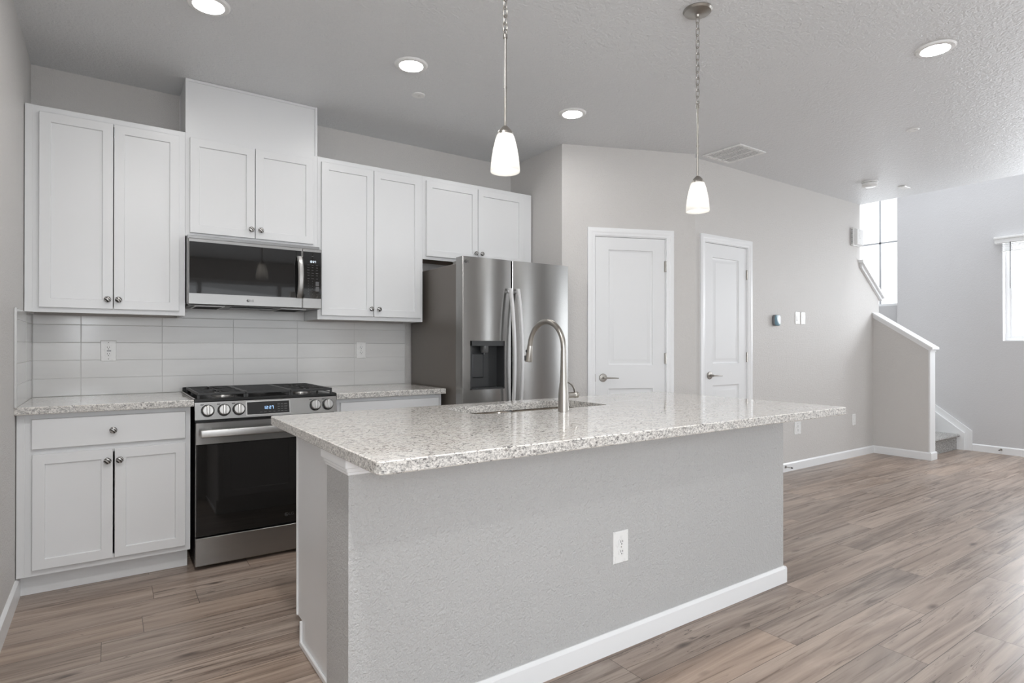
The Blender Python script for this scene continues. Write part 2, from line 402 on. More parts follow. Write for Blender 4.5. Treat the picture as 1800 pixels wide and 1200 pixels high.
MB().box(6.8, 7.6, YR-.09, YR-.03, .85, .89).box(6.8, 7.6, YR-.09, YR-.03, 2.11, 2.15).box(6.8, 6.84, YR-.09, YR-.03, .89, 2.11).box(7.56, 7.6, YR-.09, YR-.03, .89, 2.11).build('window_frame', M_trim, w6)
MB().box(6.84, 7.56, YR-.062, YR-.058, .89, 2.11).build('window_pane', M_pane, w6)
# angled wall with door 1 (local frame: s along the wall, -y towards the room)
ang = math.atan2(YB-YA, XB-XA); LW = math.hypot(XB-XA, YB-YA)
D0, D1, DT = .262, .884, 2.078      # opening
TA = Matrix.Translation((XA, YA, 0)) @ Matrix.Rotation(ang, 4, 'Z')
mb = MB(); mb.box(0, D0, 0, .11, 0, ZC, T=TA).box(D1, LW, 0, .11, 0, ZC, T=TA).box(D0, D1, 0, .11, DT, ZC, T=TA)
struct(mb.build('wall_angled', M_wall))
# long wall with door 2 and the stepped stair end
E0, E1, ET = 4.487, 5.108, 2.095
mb = MB(); mb.box(XB, E0, YH, YH+.12, 0, ZC).box(E0, E1, YH, YH+.12, ET, ZC)
mb.prism([(E1, 0), (7.655, 0), (7.655, 1.745), (XE, 2.065), (XE, ZC), (E1, ZC)], 'y', YH, YH+.12)
struct(mb.build('wall_hall', M_wall))
# small return to close the joint of the two walls
# knee wall of the stairs
mb = MB(); mb.prism([(YH, 0), (YK, 0), (YK, 1.185), (YH, 1.552)], 'x', XK, XK+.125)
struct(mb.build('wall_knee', M_wall))
def slope_cap(name, pts, ax, layers, up_, ext):
    pass
dz = (1.552-1.185)/(YH-YK)
def cap_prism(mb, y0, y1, zb, t, xa, xb):
    za = 1.185 + (y0-YK)*dz + zb; zb2 = 1.185 + (y1-YK)*dz + zb
    mb.loft([[(xa, y0, za), (xb, y0, za), (xb, y0, za+t), (xa, y0, za+t)], [(xa, y1, zb2), (xb, y1, zb2), (xb, y1, zb2+t), (xa, y1, zb2+t)]])
t = sthing('trim_1', (XK, YK, 0))
mb = MB(); cap_prism(mb, YK-.022, YH, -.022, .022, XK-.008, XK+.133); cap_prism(mb, YK-.03, YH, 0, .018, XK-.016, XK+.141); mb.build('cap_molding', M_trim, t)
mb = MB(); cap_prism(mb, YK-.045, YH, .018, .02, XK-.028, XK+.153); mb.build('cap_board', M_trim, t)
struct(MB().box(XK-.002, XK+.127, YK-.016, YK, 0, 1.172, .002).build('trim_2', M_trim))
# sloped cap on the end of the long wall
sl = (2.065-1.745)/(XE-7.655)
t = sthing('trim_3', (XE, YH, 1.7))
def scap(mb, x0, x1, zb, th, ya, yb):
    za = 2.065+(x0-XE)*sl+zb; z2 = 2.065+(x1-XE)*sl+zb
    mb.loft([[(x0, ya, za), (x0, yb, za), (x0, yb, za+th), (x0, ya, za+th)], [(x1, ya, z2), (x1, yb, z2), (x1, yb, z2+th), (x1, ya, z2+th)]])
mb = MB(); scap(mb, XE-.012, 7.68, 0, .04, YH-.024, YH+.144); mb.build('cap_molding', M_trim, t)
mb = MB(); scap(mb, XE-.03, 7.70, .04, .030, YH-.045, YH+.16); mb.build('cap_board', M_trim, t)
# far wall: right part holds window 2, landing part steps back and holds window 1
W2 = (-3.25, -1.944, 1.262, 2.38)
mb = MB()
mb.box(XF, XF+.16, YR, -6.7, 0, 5.25).box(XF, XF+.16, -6.7, -4.5, 0, .9).box(XF, XF+.16, -6.7, -4.5, 2.3, 5.25).box(XF, XF+.16, -4.5, W2[0], 0, 5.25).box(XF, XF+.16, W2[1], -.884, 0, 5.25).box(XF, XF+.16, W2[0], W2[1], 0, W2[2]).box(XF, XF+.16, W2[0], W2[1], W2[3], 5.25)
struct(mb.build('wall_far', M_wallR))
w5 = sthing('added_window_5', (XF, -5.6, .9))  # added unseen window for the fill lamp on the right
MB().box(XF+.09, XF+.14, -6.7, -4.5, .9, .95).box(XF+.09, XF+.14, -6.7, -4.5, 2.25, 2.3).box(XF+.09, XF+.14, -6.7, -6.65, .95, 2.25).box(XF+.09, XF+.14, -4.55, -4.5, .95, 2.25).box(XF+.09, XF+.14, -5.63, -5.57, .95, 2.25).build('window_frame', M_trim, w5)
MB().box(XF+.112, XF+.116, -6.65, -4.55, .95, 2.25).build('window_pane', M_pane, w5)
XL = XF+.16; W1 = (-.90, .35, 1.735, 3.95)
mb = MB(); mb.box(XL, XL+.14, -1.0, W1[0], 0, 5.25).box(XL, XL+.14, W1[1], .6, 0, 5.25).box(XL, XL+.14, W1[0], W1[1], 0, W1[2]).box(XL, XL+.14, W1[0], W1[1], W1[3], 5.25)
struct(mb.build('wall_landing', M_wallR))
struct(MB().box(XE-1.2, XL+.14, .6, .7, 0, 5.25).build('wall_stairwell', M_wallR))
struct(MB().box(XE-.02, XE+.0, YR, .6, ZC+.28, 5.25).build('wall_upper', M_wallR))
w1 = sthing('window_1', (XL, -.2, W1[2]))
mb = MB(); mb.box(XL+.04, XL+.09, W1[0], W1[1], W1[2], W1[2]+.03).box(XL+.04, XL+.09, W1[0], W1[1], W1[3]-.03, W1[3]).box(XL+.04, XL+.09, W1[0], W1[0]+.03, W1[2], W1[3]).box(XL+.04, XL+.09, W1[1]-.03, W1[1], W1[2], W1[3])
mb.build('window_frame', M_trim, w1)
mb = MB(); 
for yy in (-.594,): mb.box(XL+.055, XL+.067, yy-.011, yy+.011, W1[2]+.03, W1[3]-.03)
for zz in (2.575, 3.3): mb.box(XL+.055, XL+.067, W1[0]+.03, W1[1]-.03, zz-.010, zz+.010)
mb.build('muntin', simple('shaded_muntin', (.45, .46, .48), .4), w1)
MB().box(XL+.068, XL+.071, W1[0]+.03, W1[1]-.03, W1[2]+.03, W1[3]-.03).build('window_pane', M_pane, w1)
w2 = sthing('window_2', (XF, -2.6, W2[2]))
mb = MB(); a, b, c, d_ = W2
for (p, q, r_, s_) in ((a, b, c+.0065, c+.035), (a, b, d_-.035, d_), (a, a+.035, c+.035, d_-.035), (b-.035, b, c+.035, d_-.035)): mb.box(XF+.09, XF+.14, p, q, r_, s_)
for (p, q, r_, s_) in ((a+.035, b-.035, c+.035, c+.06), (a+.035, b-.035, d_-.06, d_-.035), (b-.06, b-.035, c+.06, d_-.06), (a+.035, a+.06, c+.06, d_-.06)): mb.box(XF+.10, XF+.13, p, q, r_, s_)
mb.build('window_frame', M_trim, w2)
MB().box(XF+.112, XF+.116, a+.06, b-.06, c+.06, d_-.06).build('window_pane', M_pane, w2)
MB().box(XF, XF+.09, a, b, c-.0, c+.006).build('window_sill', M_trim, w2)
# the added unseen window in the far wall lights the right-hand wall
# baseboards
def base(name, p, q, nrm, h=.083, t=.013, parent=None):
    p, q, nrm = Vector((*p, 0)), Vector((*q, 0)), Vector((*nrm, 0)).normalized()
    prof = [(0, 0), (t, 0), (t, h-.012), (t*.55, h-.003), (t*.3, h), (0, h)]
    mb = MB(); mb.loft([[e + nrm*a + Vector((0, 0, b)) for a, b in prof] for e in (p, q)])
    return mb
struct(base('', (0, YR), (0, -.5526), (1, 0), .10).build('baseboard_left', M_trim))
struct(base('', (5.165, YH), (XK, YH), (0, -1)).build('baseboard_hall', M_trim))
struct(base('', (XB, YH), (4.43, YH), (0, -1)).build('baseboard_hall_end', M_trim))
mb = base('', (XK, YH), (XK, YK-.016), (-1, 0)); m2 = base('', (XK-.013, YK-.016), (XK+.14, YK-.016), (0, -1)); mb.add(m2.v, m2.f)
m2 = base('', (XK+.127, YK-.016), (XK+.127, YK+.08), (1, 0)); mb.add(m2.v, m2.f)
struct(mb.build('baseboard_knee', M_trim))
struct(base('', (XF, YR), (XF, -1.665), (-1, 0)).build('baseboard_far', M_trim))
mb = MB()
for (u0, u1) in ((0, D0-.05), (D1+.05, LW)): mb.box(u0, u1, -.013, 0, 0, .083, .002, T=TA)
struct(mb.build('baseboard_angled', M_trim))

# interior doors
def interior_door(idx, T, loc, rz, x0, x1, ztop, wall_t):
    d = sthing('door_%d' % idx, loc, rz)
    # door-local frame is the wall frame: x along wall, -y towards the room
    def B(mb, name, mat, parent=d):
        mb2 = MB(); mb2.add(mb.v, mb.f); mb2.m = mb.m[:]
        mb2.v = [T @ p for p in mb.v]; return mb2.build(name, mat, parent)
    g = .003; xa, xb, zt = x0+.012+g, x1-.012-g, ztop-.012-g; yf = .004; z0 = .012
    xm = [xa, xa+.108, xb-.108, xb]; zm = [z0, .235, .868, 1.052, 1.965, zt]
    mb = MB()
    mb.rings(xa, xb, z0, zt, [(0, yf+.035), (0, yf)], back=True)
    mb.f.pop(); mb.m.pop()                      # open front, filled by stiles, rails and panels
    q = lambda a, b, c, e: mb.add([(a, yf, c), (b, yf, c), (b, yf, e), (a, yf, e)], [(0, 1, 2, 3)])
    q(xm[0], xm[1], z0, zt); q(xm[2], xm[3], z0, zt); q(xm[1], xm[2], zm[0], zm[1]); q(xm[1], xm[2], zm[2], zm[3]); q(xm[1], xm[2], zm[4], zm[5])
    for c, e in ((zm[1], zm[2]), (zm[3], zm[4])):
        mb.rings(xm[1], xm[2], c, e, [(0, yf), (.003, yf+.008), (.012, yf+.012), (.018, yf+.012), (.044, yf+.002), (.047, yf+.002)], back=False)
    slab = B(mb, 'door_slab', M_door)
    # jamb + casing
    mb = MB(); mb.box(x0, x0+.012, -.0, wall_t, 0, ztop).box(x1-.012, x1, 0, wall_t, 0, ztop).box(x0+.012, x1-.012, 0, wall_t, ztop-.012, ztop)
    B(mb, 'jamb', M_trim)
    mb = MB(); prof = [(-.006, 0), (-.006, -.008), (.004, -.013), (.016, -.013), (.022, -.017), (.040, -.019), (.050, -.015), (.055, -.015), (.055, 0)]
    mb.loft([[(x0-a, b, 0) for a, b in prof], [(x0-a, b, ztop+a) for a, b in prof], [(x1+a, b, ztop+a) for a, b in prof], [(x1+a, b, 0) for a, b in prof]])
    B(mb, 'casing', M_trim)
    for z in (.26, 1.105, 1.845):
        mb = MB(); mb.tube([(xb+.004, yf-.008, z-.043), (xb+.004, yf-.008, z+.043)], .007, 10).box(xb-.006, xb+.011, yf-.004, yf+.002, z-.043, z+.043)
        B(mb, 'hinge', M_nickel)
    # lever handle on a round rose
    hx, hz = xa+.062, .955
    h = MB().lathe([(.0, 0), (.031, 0), (.033, -.004), (.030, -.011), (.014, -.014), (.0, -.014)][::-1], (hx, yf, hz), 'y', 28)
    h.tube([(hx, yf-.012, hz), (hx, yf-.045, hz)], .0095, 14)
    h.tube([(hx-.012, yf-.048, hz), (hx+.02, yf-.05, hz), (hx+.07, yf-.05, hz-.001), (hx+.112, yf-.047, hz-.003)], [.009, .009, .0075, .006], 12, flat=(1, .7))
    B(h, 'door_handle', M_nickel)
    mb = MB().box(x0+.008, x0+.0135, -.0015, .002, hz-.03, hz+.03)
    B(mb, 'strike_plate', M_nickel)
    return d
interior_door(1, TA, (XA, YA, 0), ang, D0, D1, DT, .11)
interior_door(2, Matrix.Translation((0, YH, 0)), (0, YH, 0), 0, E0, E1, ET, .12)

# ------------------------------------------------------------------ cabinets
YU = -.3154
def knob(parent, x, y, z, sgn=-1):
    mb = MB().lathe([(.0, 0), (.008, 0), (.0065, .004), (.0055, .011), (.009, .015), (.0155, .018), (.0165, .022), (.014, .027), (.007, .030), (.0, .0305)], (0, 0, 0), 'y', 24)
    S = Matrix.Translation((x, y, z)) @ Matrix.Diagonal((1, sgn, 1, 1)); mb.v = [S @ p for p in mb.v]
    return mb.build('knob', M_pewter, parent)
def shaker(parent, x0, x1, z0, z1, yb, yf, st=.047, name='door'):
    s = -1 if yf < yb else 1; dp = .009*s
    mb = MB().rings(x0, x1, z0, z1, [(0, yb), (0, yf-.0015*s), (.0015, yf), (st, yf), (st+.0025, yf-dp), (st+.003, yf-dp)])
    return mb.build(name, M_white, parent, ang=20)
def slab_front(parent, x0, x1, z0, z1, yb, yf, name='drawer'):
    s = -1 if yf < yb else 1
    return MB().rings(x0, x1, z0, z1, [(0, yb), (0, yf-.004*s), (.002, yf-.001*s), (.004, yf)]).build(name, M_white, parent, ang=20)
def upper(x0, x1, z0, z1, doors, label, xl=None, filler=None):
    t = thing('wall_cabinet', ((x0+x1)/2, YU/2, z0), label, 'cabinet')
    xl = x0 if xl is None else xl
    mb = MB(); fy = YU+.019
    mb.box(x0, x0+.015, -.001, fy, z0, z1).box(x1-.015, x1, -.001, fy, z0, z1).box(x0+.015, x1-.015, -.001, fy, z1-.015, z1).box(x0+.015, x1-.015, -.001, -.008, z0+.02, z1-.015)
    mb.box(x0+.015, x1-.015, -.001, fy, z0+.018, z0+.03, mi=1)
    L = doors[0][0]+.012-x0; R = x1-(doors[-1][1]-.012)
    mb.box(x0, x0+L, fy, YU, z0, z1).box(x1-R, x1, fy, YU, z0, z1).box(x0+L, x1-R, fy, YU, z1-.045, z1).box(x0+L, x1-R, fy, YU, z0, z0+.038)
    mb.build('cabinet_body', [M_white, M_wood], t)
    if filler:
        MB().box(filler[0], filler[1], YU+.003, YU-.004, z0, z1, .001).build('filler_strip', M_white, t)
    for (a, b, c, d, kx, kz) in doors:
        o = shaker(t, a, b, c, d, YU-.001, YU-.0195)
        knob(o, kx, YU-.0195, kz)
    return t
upper(.003, .7255, 1.378, 2.448, [(.062, .3785, 1.403, 2.415, .354, 1.454), (.3825, .695, 1.403, 2.415, .404, 1.454)], 'tall white wall cabinet above the left counter, against the side wall', filler=(.003, .036))
upper(.7265, 1.4884, 1.845, 2.448, [(.749, 1.102, 1.865, 2.420, 1.080, 1.916), (1.106, 1.458, 1.865, 2.420, 1.134, 1.916)], 'short white wall cabinet directly above the microwave')
upper(1.4894, 2.249, 1.378, 2.448, [(1.512, 1.868, 1.405, 2.415, 1.849, 1.457), (1.872, 2.227, 1.405, 2.415, 1.903, 1.457)], 'tall white wall cabinet between microwave and fridge')
upper(2.250, 3.2385, 1.840, 2.448, [(2.274, 2.711, 1.862, 2.415, 2.688, 1.916), (2.715, 3.151, 1.862, 2.415, 2.742, 1.916)], 'short wide white wall cabinet above the fridge')
# boxed duct chase between the middle cabinet and the ceiling
t = thing('duct_chase', (1.108, YU/2, 2.448), 'white boxed duct cover between microwave cabinet and ceiling', 'duct cover')
MB().box(.7285, 1.4874, -.002, YU+.010, 2.4485, ZC-.001).build('chase_panel', M_white, t)
mb = MB(); mb.box(.7265, .742, -.002, YU+.001, 2.4485, ZC-.001, .001).box(1.4735, 1.4884, -.002, YU+.001, 2.4485, ZC-.001, .001).box(.742, 1.4735, YU+.012, YU+.003, ZC-.016, ZC-.001, .001)
mb.box(.7235, .7285, -.02, -.001, 2.4485, ZC-.001)
mb.build('edge_trim', M_white, t)

YFc = -.6125
def base_cab(x0, x1, doors, drawers, label, filler=None):
    t = thing('base_cabinet', ((x0+x1)/2, YFc/2, 0), label, 'cabinet')
    fy = YFc+.019; zt = .878
    mb = MB(); mb.box(x0, x0+.015, -.012, fy, 0.10, zt).box(x1-.015, x1, -.012, fy, .10, zt).box(x0+.015, x1-.015, -.012, -.02, .105, zt).box(x0+.015, x1-.015, -.012, fy, .105, .12)
    L = doors[0][0]+.012-x0; R = x1-(doors[-1][1]-.012)
    mb.box(x0, x0+L, fy, YFc, .105, zt).box(x1-R, x1, fy, YFc, .105, zt).box(x0+L, x1-R, fy, YFc, zt-.035, zt).box(x0+L, x1-R, fy, YFc, .105, .15).box(x0+L, x1-R, fy, YFc, .668, .72)
    mb.build('cabinet_body', M_white, t)
    MB().box(x0+.0, x1-.008, -.5526, -.538, 0.001, .105).box(x1-.022, x1-.008, -.538, -.02, .001, .105).build('toe_kick', M_white, t)
    if filler: MB().box(filler[0], filler[1], YFc+.003, YFc-.004, .105, zt, .001).build('filler_strip', M_white, t)
    for (a, b, c, d, kx, kz) in doors:
        o = shaker(t, a, b, c, d, YFc-.001, YFc-.02); knob(o, kx, YFc-.02, kz)
    for (a, b, c, d, kx, kz) in drawers:
        o = slab_front(t, a, b, c, d, YFc-.001, YFc-.02); knob(o, kx, YFc-.02, kz)
    return t
base_cab(.003, .7245, [(.062, .3785, .135, .683, .356, .628), (.3865, .701, .135, .683, .407, .628)], [(.059, .701, .708, .853, .38, .779)], 'white base cabinet with one drawer and two doors left of the range', filler=(.003, .034))
base_cab(1.516, 2.246, [(1.54, 1.877, .135, .683, 1.855, .628), (1.885, 2.222, .135, .683, 1.907, .628)], [(1.54, 2.222, .708, .853, 1.881, .779)], 'white base cabinet between the range and the fridge')

def rrect(x0, x1, y0, y1, r, n=5, rs=None):
    rs = rs or (r, r, r, r); out = []
    for (cx, cy, sx, sy, a0), rr in zip(((x0, y0, 1, 1, PI), (x1, y0, -1, 1, 1.5*PI), (x1, y1, -1, -1, 0), (x0, y1, 1, -1, .5*PI)), rs):
        for i in range(n+1):
            a = a0 + i*PI/2/n; out.append((cx+sx*rr+rr*math.cos(a), cy+sy*rr+rr*math.sin(a)))
    return out
def slab_outline(pts, z0, z1, hole=None, e=.003):
    # stone slab with eased edges and optional sink cut-out
    mb = MB(); n = len(pts); c = Vector((sum(p[0] for p in pts)/n, sum(p[1] for p in pts)/n))
    def inset(pp, k):
        out = []
        for i, p in enumerate(pp):
            a = Vector(pp[i-1]); b = Vector(pp[(i+1) % len(pp)]); t = (b-a).normalized(); nn = Vector((-t.y, t.x)); out.append((p[0]+nn.x*k, p[1]+nn.y*k))
        return out
    ip = inset(pts, e)
    mb.loft([[(x, y, z0) for x, y in ip], [(x, y, z0+e) for x, y in pts], [(x, y, z1-e) for x, y in pts], [(x, y, z1) for x, y in ip]], cap0=hole is None, cap1=hole is None)
    if hole:
        bm = bmesh.new(); es = []
        for lp in (ip, hole):
            vs = [bm.verts.new((x, y, 0)) for x, y in lp]
            es += [bm.edges.new((vs[i], vs[(i+1) % len(vs)])) for i in range(len(vs))]
        bmesh.ops.triangle_fill(bm, use_beauty=True, use_dissolve=False, edges=es)
        bm.verts.index_update(); V2 = [v.co.copy() for v in bm.verts]; F2 = [[v.index for v in f.verts] for f in bm.faces]; bm.free()
        mb.add([(p.x, p.y, z1) for p in V2], F2); mb.add([(p.x, p.y, z0) for p in V2], F2)
        mb.loft([[(x, y, z1) for x, y in hole], [(x, y, z0) for x, y in hole]], cap0=False, cap1=False)
        # weld
        bm = bmesh.new(); vs = [bm.verts.new(p) for p in mb.v]
        for f in mb.f:
            try: bm.faces.new([vs[i] for i in f])
            except ValueError: pass
        bmesh.ops.remove_doubles(bm, verts=bm.verts, dist=1e-5); bm.verts.index_update()
        mb = MB(); mb.add([v.co.copy() for v in bm.verts], [[v.index for v in f.verts] for f in bm.faces]); bm.free()
    return mb
o = slab_outline([(.0005, -.6714), (.7355, -.6714), (.7355, -.001), (.0005, -.001)], .879, .914).build('countertop', M_gran, smooth=False)
tag(o, 'speckled light granite countertop on the cabinet left of the range', 'countertop')
o = slab_outline([(1.5035, -.6714), (2.252, -.6714), (2.252, -.001), (1.5035, -.001)], .879, .914).build('countertop', M_gran, smooth=False)
tag(o, 'short granite countertop between the range and the fridge', 'countertop')

# backsplash of stacked tiles
t = thing('backsplash', (1.1, 0, .914), 'white stacked rectangular tile backsplash behind counters and range', 'backsplash')
xs = [.010, .228, .632, 1.034, 1.441, 1.848, 2.252]; zs = [.9145, 1.016, 1.119, 1.221, 1.3235, 1.3775]; g = .0011
mb = MB()
for i in range(6):
    for j in range(5): mb.box(xs[i]+g, xs[i+1]-g, -.009, -.003, zs[j]+g, zs[j+1]-g, .0012)
for j in range(4): mb.box(.7275+.002, 1.4874, -.009, -.003, 1.3785, 1.44, .001) if j == 0 else None
mb.box(.002, 2.252, -.0078, -.0005, .9145, 1.3775, mi=1)
mb.build('rear_tiles', [M_tile, M_grout], t)
mb = MB()
for j in range(5):
    for a, b in ((-.010, -.29), (-.29, -.672)): mb.box(.003, .009, a-g, b+g, zs[j]+g, zs[j+1]-g, .0012)
mb.box(.0005, .0078, -.010, -.672, .9145, 1.3775, mi=1)
mb.build('side_tiles', [M_tile, M_grout], t)
MB().box(.0005, .0105, -.682, -.6735, .9145, 1.379, .001).build('edge_strip', M_steel2, t)

# ------------------------------------------------------------------ outlets and switches (all facing -Y)
def plate(x, z, y, label, kind='duplex', w=.074, h=.118, cat='outlet', group=None):
    nm = {'duplex': 'wall_outlet', 'gfci': 'wall_outlet', 'switch': 'light_switch', 'combo': 'wall_outlet', 'jack': 'wall_outlet'}[kind]
    t = thing(nm, (x, y, z), label, cat, group)
    MB().rings(x-w/2, x+w/2, z-h/2, z+h/2, [(0, y-.0003), (0, y-.003), (.003, y-.006)]).build('cover_plate', M_plastic, t)
    yy = y-.006
    def recept(mb, mb2, zc, r=.0145):
        mb.loft([[(x+dx*r*1.05, yv, zc+dz*r) for dx, dz in [(math.copysign(min(abs(math.cos(a))*1.15, 1), math.cos(a)), math.sin(a)*.95) for a in [2*PI*k/24 for k in range(24)]]] for yv in (yy+.001, yy-.0022)])
        mb2.box(x-.0065, x-.0045, yy-.0024, yy-.003, zc-.001, zc+.008).box(x+.0045, x+.0065, yy-.0024, yy-.003, zc+.0, zc+.007)
        mb2.lathe([(0, 0), (.0026, 0), (.0026, -.0008), (0, -.0008)], (x, yy-.0022, zc-.0068), 'y', 12)
    m1, m2 = MB(), MB()
    if kind in ('duplex',):
        for dz in (.0195, -.0195):
            m1, m2 = MB(), MB(); recept(m1, m2, z+dz); q = m1.build('receptacle', M_plastic, t); m2.build('socket_slots', M_slot, q)
        MB().lathe([(0, 0), (.0028, 0), (.0022, -.001), (0, -.0012)], (x, yy, z), 'y', 12).build('screw', M_nickel, t)
    elif kind in ('gfci', 'combo'):
        m1.rings(x-.0165, x+.0165, z-.033, z+.033, [(0, yy+.001), (0, yy-.001), (.001, yy-.002)])
        q = m1.build('receptacle', M_plastic, t)
        for zc in (z+.018, z-.020):
            m2 = MB()
            m2.box(x-.0065, x-.0045, yy-.0018, yy-.0026, zc-.001, zc+.008).box(x+.0045, x+.0065, yy-.0018, yy-.0026, zc+.0, zc+.007)
            m2.lathe([(0, 0), (.0026, 0), (.0026, -.0008), (0, -.0008)], (x, yy-.0018, zc-.0068), 'y', 12); m2.build('socket_slots', M_slot, q)
        for zc in (z+.048, z-.048): MB().lathe([(0, 0), (.0024, 0), (.0024, -.0008), (0, -.0008)], (x, yy+.0004, zc), 'y', 10).build('screw', M_slot, t)
        if kind == 'gfci': MB().box(x-.008, x+.013, yy-.0018, yy-.003, z-.004, z+.004, .0005).build('test_button', simple('button_grey', (.35, .35, .36), .4), t)
    elif kind == 'switch':
        m1.rings(x-.0165, x+.0165, z-.033, z+.033, [(0, yy+.001), (0, yy-.001), (.001, yy-.002)]); m1.prism([(yy-.001, z-.03), (yy-.006, z-.03), (yy-.002, z+.03), (yy-.001, z+.03)], 'x', x-.014, x+.014)
        m1.build('rocker', M_plastic, t)
    else:
        m1.rings(x-.0165, x+.0165, z-.033, z+.033, [(0, yy+.001), (0, yy-.001), (.001, yy-.002)]); m1.build('insert', M_plastic, t)
        m2.box(x-.005, x+.005, yy-.0015, yy-.0025, z+.008, z+.018).box(x-.005, x+.005, yy-.0015, yy-.0025, z-.018, z-.008); m2.build('jack', M_slot if False else M_plastic, t)
    return t
plate(.359, 1.173, -.009, 'white outlet with test button on tiles above the left counter', 'gfci', .078, .122)
plate(1.898, 1.173, -.009, 'white outlet on tiles near the fridge', 'duplex', .074, .122)
plate(2.038, .405, -2.524, 'white double outlet on the textured island wall', 'duplex', .082, .126)
plate(5.928, 1.482, YH, 'left one of two white switch plates beside the thermostat', 'switch', .074, .122, 'switch')
plate(6.03, 1.482, YH, 'right one of two white switch plates beside the thermostat', 'combo', .074, .122, 'switch')
plate(5.932, .402, YH, 'low wall outlet seen just below the island countertop end', 'combo', .115, .122)
plate(7.06, .405, YH, 'low white outlet plate on the long wall near the stair corner', 'jack', .074, .122)

# ------------------------------------------------------------------ range
RX0, RX1 = .7385, 1.5
t = thing('gas_range', (1.119, -.33, 0), 'stainless slide-in gas range with black grates between base cabinets', 'range')
yF = -.675
MB().box(RX0+.004, RX1-.004, -.03, yF+.03, .03, .90).box(RX0+.03, RX0+.07, -.1, -.14, 0, .03).box(RX1-.07, RX1-.03, -.1, -.14, 0, .03).box(RX0+.03, RX0+.07, -.56, -.60, 0, .03).box(RX1-.07, RX1-.03, -.56, -.6, 0, .03).build('range_body', M_black, t)
# cooktop
mb = MB().box(RX0-.004, RX1+.004, -.025, yF+.012, .900, .9165, .003).box(RX0+.0, RX1, -.022, -.06, .9165, .945, .004)
mb.build('cooktop', M_black, t)
for a in (RX0-.006, RX1-.004): MB().box(a, a+.010, -.03, yF+.02, .9168, .9195, .001).build('side_trim', M_steel2, t)
# control fascia, tilted
def P2(y, z): return (y, z)
fas = [(yF+.035, .805), (yF-.012, .806), (yF-.010, .815), (yF+.008, .898), (yF+.035, .902)]
MB().prism(fas, 'x', RX0, RX1).build('control_panel', M_steel, t)
tl = math.atan2(.018, .083)
def fascia(x, z, off=0): # frame on the tilted fascia: local x right, local z up along fascia, -y out
    y = (yF-.010) + (z-.815)/.083*.018
    return Matrix.Translation((x, y-off, z)) @ Matrix.Rotation(-tl, 4, 'X')
KX = [.800, .880, .955, 1.372, 1.446]
for i, x in enumerate(KX):
    T = fascia(x, .852)
    mb = MB().lathe([(0, -.001), (.033, -.001), (.033, -.006), (.030, -.008), (0, -.008)][::-1], (0, 0, 0), 'y', 36, T=T)
    k = mb.build('control_knob', M_black, t)
    mb = MB().lathe([(0, -.008), (.0275, -.008), (.0285, -.012), (.0265, -.022), (.024, -.024), (0, -.024)][::-1], (0, 0, 0), 'y', 36, T=T)
    mb.box(-.0075, .0075, -.022, -.038, -.026, .026, .003, T=T @ Matrix.Rotation(0, 4, 'Y'), seg=2)
    mb.build('knob_grip', M_steel2, k)
dx0, dx1 = .998, 1.222
T = fascia(0, .853)
pnl = MB().rings(dx0-.006, dx1+.006, -.039, .039, [(0, .002), (0, -.0015), (.004, -.0015), (.005, 0)], T=T).build('display_frame', M_steel2, t)
dsp = MB().box(dx0, dx1, -.0022, .001, -.034, .034, .0008, T=T).build('display_glass', M_glass, t)
def seg_digits(mb, s, T, h=.014):
    segs = {'1': 'bc', '2': 'abged', '7': 'abc', '0': 'abcdef'}
    w = h*.5; th = h*.13; x = -(len([c for c in s if c != ':'])*(w+h*.28)+h*.2)/2
    for c in s:
        if c == ':':
            for zz in (h*.25, -h*.25): mb.box(x-th*.2, x+th*.8, -.0004, 0, zz-th/2, zz+th/2, T=T)
            x += h*.25; continue
        R = {'a': (0, w, h/2-th, h/2), 'g': (0, w, -th/2, th/2), 'd': (0, w, -h/2, -h/2+th), 'b': (w-th, w, 0, h/2), 'c': (w-th, w, -h/2, 0), 'e': (0, th, -h/2, 0), 'f': (0, th, 0, h/2)}
        for k in segs[c]: a, b, e, f = R[k]; mb.box(x+a, x+b, -.0004, 0, e, f, T=T)
        x += w+h*.28
mb = MB(); seg_digits(mb, '12:27', T @ Matrix.Translation((1.112, -.0024, 0)), .017); mb.build('clock_digits', M_clockb, dsp)
mb = MB()
for cx, w in ((1.165, .012), (1.183, .012), (1.203, .016)):
    for z in (.017, .003, -.011, -.023):
        mb.box(cx-w/2, cx+w/2, -.0027, -.0023, z-.0018, z+.0018, T=T)
for cx in (1.07, 1.092, 1.116, 1.14): mb.box(cx-.006, cx+.006, -.0027, -.0023, -.0245, -.0225, T=T)
mb.build('key_legends', M_legend, dsp)['kind'] = 'stuff'
mb = MB()
for x in KX: mb.box(x-.034, x-.018, -.0006, .0004, .031, .036, T=fascia(0, .852))
mb.build('burner_marks', M_badge, t)['kind'] = 'stuff'
